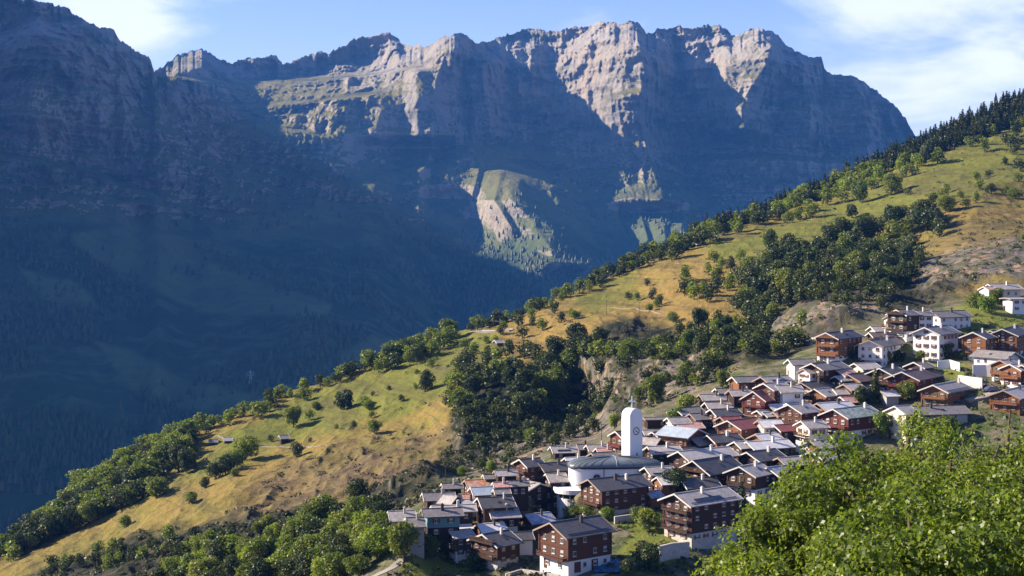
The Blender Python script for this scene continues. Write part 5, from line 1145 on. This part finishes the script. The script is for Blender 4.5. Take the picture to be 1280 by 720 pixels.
many([(470, 640), (430, 650), (300, 680), (120, 715), (60, 722), (60, 712), (200, 680), (330, 655), (440, 640)], 60, 9, 12, 22, 'ddb', 'small dark tree in the scrub above the bright wood', 'small trees in the scrub')
many([(560, 445), (640, 405), (700, 385), (720, 395), (640, 430), (590, 455)], 14, 12, 10, 18, 'bd', 'small tree beside the golden slope', 'trees by the golden slope')
many([(300, 560), (420, 505), (540, 455), (560, 470), (480, 520), (380, 570)], 16, 22, 7, 14, 'bd', 'small tree dotted over the green meadow', 'small trees on the green meadow')
many([(980, 330), (1060, 295), (1180, 240), (1275, 190), (1275, 240), (1200, 262), (1060, 300), (1000, 335)], 26, 14, 8, 16, 'bbd', 'small tree dotted over the upper meadow', 'small trees on the upper meadow')
many([(885, 472), (940, 452), (985, 444), (1010, 428), (1000, 412), (940, 425), (885, 445)], 26, 10, 16, 26, 'ddb', 'dark tree on the bank between the rocks and the upper roofs', 'trees between rocks and roofs')
many([(1000, 402), (1060, 398), (1110, 390), (1115, 378), (1050, 380), (1000, 390)], 16, 10, 14, 22, 'dd', 'dark tree on the rock face above the flowered chalet', 'trees on the rock face')
many([(800, 505), (840, 500), (885, 478), (870, 460), (820, 470), (790, 490)], 12, 11, 12, 22, 'ddb', 'tree among the rocks left above the village', 'trees among the rocks')
# spruces
for u, v in scatter([(880, 288), (950, 264), (1050, 224), (1150, 180), (1290, 116), (1290, 150), (1180, 192), (1080, 226), (980, 264), (900, 292)], 420, 3.6): spruce(u, v, rnd.uniform(10, 23), 'dark spruce in the closed belt along the right skyline', 'spruce belt along the right skyline')
for u, v in scatter([(930, 410), (950, 360), (1010, 330), (1060, 340), (1060, 372), (1000, 388), (950, 412)], 50, 7): spruce(u, v, rnd.uniform(24, 38), 'spruce in the lower part of the large dark wood', 'spruces of the large wood')
for u, v in scatter([(600, 470), (680, 445), (740, 440), (740, 470), (640, 500)], 8, 12): spruce(u, v, rnd.uniform(22, 30), 'spruce in the dark grove on the gully edge', 'spruces of the gully grove')
for u, v in scatter([(820, 322), (880, 294), (905, 285), (880, 302), (840, 322)], 16, 5): spruce(u, v, rnd.uniform(12, 20), 'small spruce at the skyline behind the meadow tip', 'spruces behind the meadow tip')
for u, v, h, lab in [(927, 652, 58, 'tall dark spruce beside the tall four-storey chalet'), (1094, 503, 44, 'slim spruce in front of the half white chalet'), (1048, 446, 24, 'left of two green conifers below the flowered balconies'), (1058, 446, 30, 'right of two green conifers below the flowered balconies'), (1150, 474, 12, 'small spruce on the lawn above the brown roof')]:
    spruce(u, v, h, lab, 'village spruces', True)
flush_trees()
# shrubs
def shrubs(poly, n, dmin, r0, r1, kinds, label, group):
    for u, v in scatter(poly, n, dmin): shrub(u, v, rnd.uniform(r0, r1), rnd.choice(kinds), label, group)
shrubs([(30, 722), (120, 692), (300, 645), (400, 650), (440, 640), (300, 690), (200, 722)], 70, 8, 5, 10, 'ssdd', 'dark shrub in the scrub above the bright wood', 'scrub above the bright wood')
shrubs([(400, 640), (470, 612), (560, 590), (560, 540), (600, 520), (700, 545), (640, 580), (560, 604), (480, 635)], 60, 8, 4, 8, 'ssdd', 'shrub on the shaded side of the gully', 'shrubs of the gully')
shrubs([(640, 500), (760, 460), (860, 440), (880, 470), (800, 515), (700, 545)], 50, 8, 4, 9, 'sdb', 'shrub among the rocks left above the village', 'shrubs among the rocks')
shrubs([(950, 430), (1000, 395), (1100, 375), (1180, 330), (1280, 300), (1280, 345), (1180, 380), (1060, 410)], 60, 9, 4, 9, 'sdb', 'shrub on the rocky slope above the upper houses', 'shrubs above the upper houses')
shrubs([(300, 600), (420, 560), (540, 545), (560, 590), (480, 620), (330, 650)], 34, 12, 3, 5.5, 'ss', 'low shrub on the brown scree slope', 'shrubs on the scree slope')
shrubs([(560, 720), (600, 700), (700, 720), (660, 730)], 6, 9, 4, 7, 'by', 'garden shrub below the large lowest chalet', 'garden shrubs at the lower edge')
shrubs([(1090, 262), (1200, 232), (1275, 205), (1275, 215), (1180, 248), (1100, 275)], 18, 7, 3, 5, 'bd', 'shrub in the hedge line across the upper meadow', 'hedge line of the upper meadow')
for (poly, n) in [([(1000, 440), (1280, 400), (1280, 560), (1040, 560)], 46), ([(560, 600), (860, 540), (1000, 470), (1000, 600), (860, 660), (600, 700)], 46), ([(700, 660), (860, 650), (860, 715), (730, 715)], 20)]:
    shrubs(poly, n, 9, 2.5, 5.5, 'bdys', 'garden shrub in a gap between the village houses', 'garden shrubs between the houses')
# low growth nobody could count: one object
def undergrowth():
    r = np.random.default_rng(77); V_, Q_ = [], []; k = 0
    pts = []
    for poly, n in [(GULLY, 3200), ([(430, 662), (470, 610), (560, 565), (650, 550), (720, 540), (640, 590), (560, 612), (520, 630)], 1300), ([(700, 650), (706, 612), (716, 612), (724, 650)], 60), (SCREE, 260), ([(820, 330), (1280, 150), (1280, 300), (900, 400)], 300), (SCREE2, 260), ([(300, 640), (560, 430), (720, 390), (880, 400), (560, 520)], 160), ([(60, 760), (430, 660), (440, 720), (430, 760)], 420), ([(440, 760), (430, 670), (560, 600), (640, 600), (700, 640), (860, 600), (880, 720), (860, 745)], 520), ([(900, 500), (1000, 450), (1280, 380), (1280, 520), (1000, 560)], 420)]:
        xs = [p[0] for p in poly]; ys = [p[1] for p in poly]; U = r.uniform(min(xs), max(xs), n * 3); Vv = r.uniform(min(ys), max(ys), n * 3); m = in_poly(U, Vv, poly); U, Vv = U[m][:n], Vv[m][:n]; pts.append((U, Vv))
    U = np.concatenate([p[0] for p in pts]); Vv = np.concatenate([p[1] for p in pts]); x, y, z = near_pos(U, Vv)
    ok = (fbm(x / 14, y / 14, 0, o=3) > -0.30); x, y, z = x[ok], y[ok], z[ok]
    for i in range(len(x)):
        n = 16; d = r.normal(size=(n, 3)); d[:, 2] = np.abs(d[:, 2]); d /= np.linalg.norm(d, axis=1, keepdims=True); s = r.uniform(.5, 1.5)
        C = np.array([x[i], y[i], z[i]]) + d * s * np.array([1, 1, .6]); V, Q = quads_at(C, d + [0, 0, .5], .62 * s, r); V_.append(V); Q_.append(Q + k); k += len(V)
    o = link(bpy.data.objects.new('undergrowth', mesh_np('undergrowth', np.concatenate(V_), np.concatenate(Q_), L_SCR))); tag(o, 'low scrub and heath covering the gully sides and banks', 'undergrowth', kind='stuff')
undergrowth()
print('trees', NT)

# ---------------------------------------------------------------- the big trees in front
L_FG = mat_leaf('leaves_foreground', (0.025, 0.045, 0.007), (0.105, 0.14, 0.014), (0.34, 0.34, 0.035), 0.34, 0.5, 0.25)
L_FG2 = mat_leaf('leaves_foreground_yellow', (0.06, 0.08, 0.010), (0.18, 0.20, 0.016), (0.36, 0.31, 0.03), 0.42, 0.5, 0.1)
def front_tree(u_top, v_top, D, h, spread, seed, leafmat, label, nleaf=46000, lobes=36, leaf=.165, name='broadleaf_tree'):
    x = (u_top - 640) / FP * D; zt = (HV - v_top) / FP * D
    x1, y1, z1 = near_pos(np.array([float(u_top)]), np.array([V_NEAR])); tt = np.array([D / y1[0]]); zg = float(near_front(np.array([float(u_top)]), tt)[2][0])
    print('front tree', u_top, 'h', h, 'ground gap', round(zt - h - zg, 2))
    ha = zt - zg + .3
    if 7 < ha < 30: spread = spread * h / ha; h = ha
    (tv, tq), _ = broad_parts(seed, h, spread, 10, .2, .2, lobes, 1.0)
    r = np.random.default_rng(seed + 5); d = []
    a, b = broad_parts(seed, h, spread, nleaf, leaf, .16, lobes, 1.05, .50)
    # break each clump into sprays: shift leaves toward random twig tips
    V, Q = b; C = V.reshape(-1, 4, 3).mean(1); tw = C[r.integers(0, len(C), len(C) // 26)]
    # cheap clustering by coarse noise: thin out leaves where noise is low, so light passes through
    keep = (fbm(C[:, 0] / .75 + seed, C[:, 1] / .75, C[:, 2] / .75, o=2) + 0.10 * r.normal(size=len(C))) > -0.04
    Vk = V.reshape(-1, 4, 3)[keep].reshape(-1, 3); Qk = np.arange(len(Vk)).reshape(-1, 4)
    sc = (zt - zg + .3) / float(np.quantile(Vk[:, 2], .999)) if 7 < ha < 30 else 1.0; Vk = Vk * sc; tv = tv * sc
    root = empty(name, (x, D, zg - .3 if sc != 1.0 else zt - h), 0); link(bpy.data.objects.new('trunk', mesh_np('trunk', tv, tq, M_BARK)), root); link(bpy.data.objects.new('crown', mesh_np('crown', Vk, Qk, leafmat)), root)
    tag(root, label, 'tree', 'big leafy trees in front of the village'); return root
front_tree(1075, 544, 74, 14.8, .36, 501, L_FG, 'big sunlit tree in the lower right, left of the tallest ones')
front_tree(1180, 534, 72, 15.8, .36, 502, L_FG, 'big sunlit tree in the lower right corner, second from the right')
front_tree(1268, 528, 68, 15.0, .34, 503, L_FG, 'big sunlit tree at the right edge in front of the village')
front_tree(1018, 590, 76, 12.8, .34, 504, L_FG, 'big tree whose left side borders the tall four-storey chalet')
front_tree(1123, 504, 96, 16.0, .20, 505, L_FG2, 'slim yellow-green tree rising before the concrete house', 16000)
front_tree(948, 671, 74, 9.2, .42, 506, L_FG2, 'low yellowish tree at the left foot of the big leafy trees', 16000)
front_tree(1003, 580, 88, 13.5, .16, 507, L_FG2, 'pointed yellow-green tree top left of the big sunlit trees', 12000)
front_tree(1255, 506, 118, 12.0, .44, 508, L_DRK, 'spreading grey-green tree with open branches at the right edge', 7000, leaf=.30)
front_tree(1222, 538, 105, 11.0, .34, 509, L_DRK, 'grey-green tree left of the spreading one at the right edge', 7000, leaf=.30)
front_tree(1140, 608, 55, 11.5, .40, 510, L_FG, 'nearest sunlit tree in the lower right corner')
front_tree(1035, 668, 58, 9.5, .40, 511, L_FG, 'near sunlit tree at the bottom, left of the nearest one')
front_tree(1262, 610, 52, 11.5, .40, 512, L_FG, 'near sunlit tree in the bottom right corner')
front_tree(1215, 570, 92, 12, .34, 513, L_FG, 'sunlit tree behind the tallest front trees, below the grey concrete house', 22000)
front_tree(1085, 582, 98, 12, .34, 514, L_FG2, 'yellowish tree between the crimson chalet and the big sunlit trees', 20000)
# ---------------------------------------------------------------- forest on the far valley side: nobody could count it
def far_forest():
    X, Y, Z, U, V = WALLG; r = np.random.default_rng(9)
    fo = fbm(X / 260, Y / 260, 4, o=4); nz = Z + 140 * fbm(X / 500, Y / 500, 9, o=2)
    w = (sstep(140, -160, nz) * sstep(-.22, .05, fo) + 0.10 * sstep(520, 150, nz) * sstep(.0, .2, fo)) * (U > -40) * (U < 1200) * (V < 720) * (1 - .85 * clearing(U, V, X, Z))
    w = w * (Y / 4000.0); w = (w * np.gradient(V, axis=0)).ravel(); w /= w.sum(); idx = r.choice(len(w), 15000, p=w)
    x, y, z = X.ravel()[idx] + r.normal(0, 4, 15000), Y.ravel()[idx], Z.ravel()[idx] - 1.0; n = 15000
    h = r.uniform(11, 24, n); a0 = r.random(n) * 6.28; V_ = []
    ring = [(0.0, .30, 5), (.45, .22, 5)]
    vs = np.zeros((n, 11, 3)); 
    for k in range(5):
        a = a0 + k * 2 * math.pi / 5; j = .8 + .4 * r.random(n)
        vs[:, k] = np.stack([x + h * .27 * j * np.cos(a), y + h * .27 * j * np.sin(a), z + h * .08 * j], 1)
        vs[:, 5 + k] = np.stack([x + h * .15 * j * np.cos(a + .5), y + h * .15 * j * np.sin(a + .5), z + h * (.45 + .1 * j)], 1)
    vs[:, 10] = np.stack([x, y, z + h], 1)
    T = []
    for k in range(5): q = (k + 1) % 5; T += [(k, q, 5 + k), (q, 5 + q, 5 + k), (5 + k, 5 + q, 10)]
    F = (np.arange(n)[:, None, None] * 11 + np.array(T)[None]).reshape(-1, 3)
    o = link(bpy.data.objects.new('far_forest', mesh_np('far_forest', vs.reshape(-1, 3), F, L_CON))); tag(o, 'shaded blue-green forest covering the far valley side', 'forest', kind='stuff')
far_forest()

# ---------------------------------------------------------------- roads, walls and small things
def strip(name, pts, width, mat, lift=0.12, kind='structure'):
    """a ribbon laid on the slope along photo points"""
    P = []
    for (a, b) in zip(pts[:-1], pts[1:]):
        for i in range(8): t = i / 8; P.append(gp(a[0] * (1 - t) + b[0] * t, a[1] * (1 - t) + b[1] * t))
    P.append(gp(*pts[-1])); V, F = [], []
    for i, p in enumerate(P):
        d = (P[min(i + 1, len(P) - 1)] - P[max(i - 1, 0)]); d.z = 0; d.normalize(); n = Vector((-d.y, d.x, 0)) * width / 2
        for q, dz in ((n, 0), (-n, 0), (-n, -1.2), (n, -1.2)): V.append(tuple(p + q + Vector((0, 0, lift + dz))))
    for i in range(len(P) - 1):
        for k in range(4): F.append((i * 4 + k, i * 4 + (k + 1) % 4, i * 4 + 4 + (k + 1) % 4, i * 4 + 4 + k))
    F += [(0, 1, 2, 3), tuple(len(V) - 4 + k for k in (3, 2, 1, 0))]
    me = bpy.data.meshes.new(name); me.from_pydata(V, [], F); me.materials.append(mat); me.update(); o = link(bpy.data.objects.new(name, me)); tag(o, kind=kind); return o
M_ROAD = mat_plain('road_gravel', (0.25, 0.22, 0.19), .95, .1, .2, .5); M_ASPH = mat_plain('road_surface', (0.17, 0.15, 0.14), .9, .2, .2, .5)
strip('road', [(590, 413), (615, 416), (641, 416)], 4.5, M_ASPH, .3)
strip('road', [(940, 433), (975, 431), (1022, 427)], 5, M_ASPH, .1)
strip('path', [(465, 722), (490, 710), (505, 698), (515, 690), (530, 688)], 1.8, M_ROAD, .15)
strip('path', [(742, 722), (765, 712), (790, 706), (820, 702)], 2.0, M_ROAD, .15)
strip('path', [(675, 642), (690, 648), (710, 652)], 1.6, M_ROAD, .15)
strip('path', [(264, 548), (330, 556), (410, 560)], 1.0, M_ROAD, .05)
strip('path', [(760, 382), (790, 384), (830, 394)], 1.2, M_ROAD, .05)
strip('road', [(1206, 500), (1225, 496), (1250, 488)], 5, M_ROAD, .2)
def wall_run(pts, ht, th, mat, label, name='retaining_wall', drop=2.5):
    P = [gp(*p) for p in pts]; b = MB()
    for p, q in zip(P[:-1], P[1:]):
        d = (q - p); d.z = 0; n = Vector((-d.y, d.x, 0)).normalized() * th / 2; z = Vector((0, 0, 1))
        vs = [p + n - z * drop, p - n - z * drop, q - n - z * drop, q + n - z * drop, p + n + z * ht, p - n + z * ht, q - n + z * ht, q + n + z * ht]
        b.add(vs, ((0, 1, 2, 3), (4, 7, 6, 5), (0, 4, 5, 1), (1, 5, 6, 2), (2, 6, 7, 3), (3, 7, 4, 0)))
    o = b.build(name, mat); tag(o, label, 'wall', 'walls in and around the village'); return o
wall_run([(824, 702), (840, 698), (861, 696)], 3.4, .6, WALL['stone'], 'pale stone retaining wall below the tall four-storey chalet')
wall_run([(632, 722), (652, 716), (700, 723)], .8, .4, WALL['stone'], 'stone garden wall left of the large lowest chalet')
wall_run([(768, 655), (790, 652), (806, 650)], 1.8, .5, WALL['stone'], 'low stone wall on the slope below the long chalet')
wall_run([(940, 429), (975, 427), (1020, 423)], .8, .3, WALL['stone'], 'pale wall along the upper road beside the rocks')
wall_run([(1172, 462), (1187, 460), (1200, 464)], 2.6, .4, WALL['white'], 'white garden wall below the bright white house')
wall_run([(1198, 482), (1212, 484), (1228, 486)], 3.2, .5, WALL['white'], 'tall white stepped wall left of the white courtyard')
wall_run([(1216, 470), (1232, 470), (1250, 472)], 3.4, .5, WALL['white'], 'tall white wall behind the courtyard, under the orange chalets')
wall_run([(1198, 446), (1214, 450), (1228, 452)], 2.6, .4, WALL['white'], 'white terrace wall in front of the orange chalet')
wall_run([(995, 564), (1003, 566), (1010, 570)], 3.0, .4, WALL['white'], 'white wall beside the small orange gabled house')
wall_run([(591, 412.5), (615, 415), (641, 415)], .7, .3, WALL['concrete'], 'white road parapet on the shoulder of the slope')
# blue netting over a garden plot
M_BLUE = mat_plain('net_blue', (0.03, 0.10, 0.18), .6, .3, .3, 1.0)
def netting():
    n = 14; V, F = [], []
    for j in range(n + 1):
        for i in range(n + 1):
            p = gp(742 + 34 * i / n, 718 - 16 * j / n); V.append((p.x, p.y, p.z + .5 + .3 * math.sin(i * 1.3) * math.sin(j * 1.1)))
    m = n + 1
    for j in range(n):
        for i in range(n): F.append((j * m + i, j * m + i + 1, (j + 1) * m + i + 1, (j + 1) * m + i))
    k = len(V); V += [(x, y, z - .05) for x, y, z in V]; F += [tuple(q + k for q in f[::-1]) for f in F]
    me = bpy.data.meshes.new('net'); me.from_pydata(V, [], F); me.materials.append(M_BLUE); root = empty('garden_net', gp(759, 710)); o = bpy.data.objects.new('net', me); link(o, root); o.matrix_parent_inverse = Matrix.Translation(-root.location)
    b = MB()
    for u, v in ((743, 717), (775, 717), (743, 703), (775, 703), (759, 710)):
        p = gp(u, v) - root.location; b.tube(p - Vector((0, 0, .6)), p + Vector((0, 0, 1.25)), .05)
    b.build('posts', M_CHIMD, root); tag(root, 'blue garden net on posts in the shade right of the large lowest chalet', 'garden net')
netting()
def car(u, v, yaw, paint, label):
    p = gp(u, v); root = empty('parked_car', p + Vector((0, 0, .0)), yaw); tag(root, label, 'car', 'cars parked in the village'); mt = mat_plain('car_paint', paint, .3, .6, .03)
    b = MB(); prof = [(-2.1, .35), (2.1, .35), (2.1, .75), (1.15, .92), (.6, 1.42), (-1.2, 1.45), (-1.9, .98), (-2.1, .85)]
    b.prism([(x, -.85, z) for x, z in prof], (0, 1.7, 0)); b.build('body', mt, root)
    for sy in (-1, 1):
        b = MB(); pr = [(-1.55, sy * .87, .98), (.95, sy * .87, .98), (.5, sy * .87, 1.34), (-1.1, sy * .87, 1.36)]; b.prism(pr, (0, .02 * sy, 0)); b.build('side_window', M_GLASS, root)
        for x in (-1.35, 1.35):
            b = MB(); b.tube((x, sy * .62, .33), (x, sy * .88, .33), .33, n=14); w = b.build('wheel', M_DARK, root); b = MB(); b.tube((x, sy * .88, .33), (x, sy * .90, .33), .19, n=10); b.build('rim', M_SEAM, w)
        b = MB(); b.box((2.1, sy * .6, .7), (.06, .3, .14)); b.build('headlight', M_TRIMW, root)
    b = MB(); b.prism([(1.10, -.7, .96), (.62, -.7, 1.38), (.66, -.7, 1.40), (1.14, -.7, .98)], (0, 1.4, 0)); b.build('windscreen', M_GLASS, root)
car(1240, 489, R(15), (.04, .05, .14), 'dark blue car parked in the white courtyard'); car(1272, 391, R(20), (.03, .03, .05), 'dark car parked beside the low white garage building')
car(538, 691, R(40), (.05, .06, .07), 'dark car parked under the round dense tree')
def pylon(u, v, hpx, label):
    """lattice mast on the far valley side"""
    D = float(wall_depth(np.array([float(u)]), np.array([float(v)]))[0]); x, z = (u - 640) / FP * D, (HV - v) / FP * D; h = hpx * D / FP; b = MB(); w = h * .12; m_ = mat_plain('galvanised_steel', (.36, .36, .38), .5, .5, .05); r = h * .005
    lv = [(0 - .5, w), (h * .3, w * .62), (h * .6, w * .35), (h, w * .12)]
    for (z0, a), (z1, c_) in zip(lv[:-1], lv[1:]):
        for i in range(4):
            s = [(-1, -1), (1, -1), (1, 1), (-1, 1)]; p, q = s[i], s[(i + 1) % 4]
            b.tube((p[0] * a, p[1] * a, z0), (p[0] * c_, p[1] * c_, z1), r * 1.6, n=4); b.tube((p[0] * a, p[1] * a, z0), (q[0] * c_, q[1] * c_, z1), r, n=4); b.tube((q[0] * a, q[1] * a, z0), (p[0] * c_, p[1] * c_, z1), r, n=4)
    root = empty('power_pylon', (x, D - 6, z)); b.build('mast', m_, root); b = MB()
    for k, l in ((.62, .26), (.74, .34), (.86, .24)): b.tube((-l * h, 0, h * k), (l * h, 0, h * k), r * 1.8, n=4); b.tube((-l * h, 0, h * k), (0, 0, h * (k + .06)), r, n=4); b.tube((l * h, 0, h * k), (0, 0, h * (k + .06)), r, n=4)
    b.build('cross_arms', m_, root); tag(root, label, 'pylon')
pylon(314, 481, 19, 'pale lattice power pylon in the shaded valley beyond the meadow')
def pole(u, v, hpx, label, arms=1):
    p = gp(u, v); h = hpx * p.y / FP; b = MB(); b.tube((0, 0, -.5), (0, 0, h), .13, .09); root = empty('power_pole', p); b.build('mast', M_BARK, root); b = MB(); b.box((0, 0, h * .93), (1.8, .12, .12)); b.build('cross_arm', M_BARK, root); tag(root, label, 'power pole', 'wooden power poles')
pole(758, 395, 18, 'wooden power pole on the golden slope, left one'); pole(799, 398, 16, 'wooden power pole on the golden slope, right one'); pole(557, 605, 22, 'grey pole rising before the dark cliff left of the village'); pole(752, 555, 26, 'thin pole left of the bell tower behind the roofs'); pole(1020, 492, 40, 'wooden pole among the roofs left of the striped bright roof'); pole(987, 548, 24, 'thin pale pole between red roof and cream house')
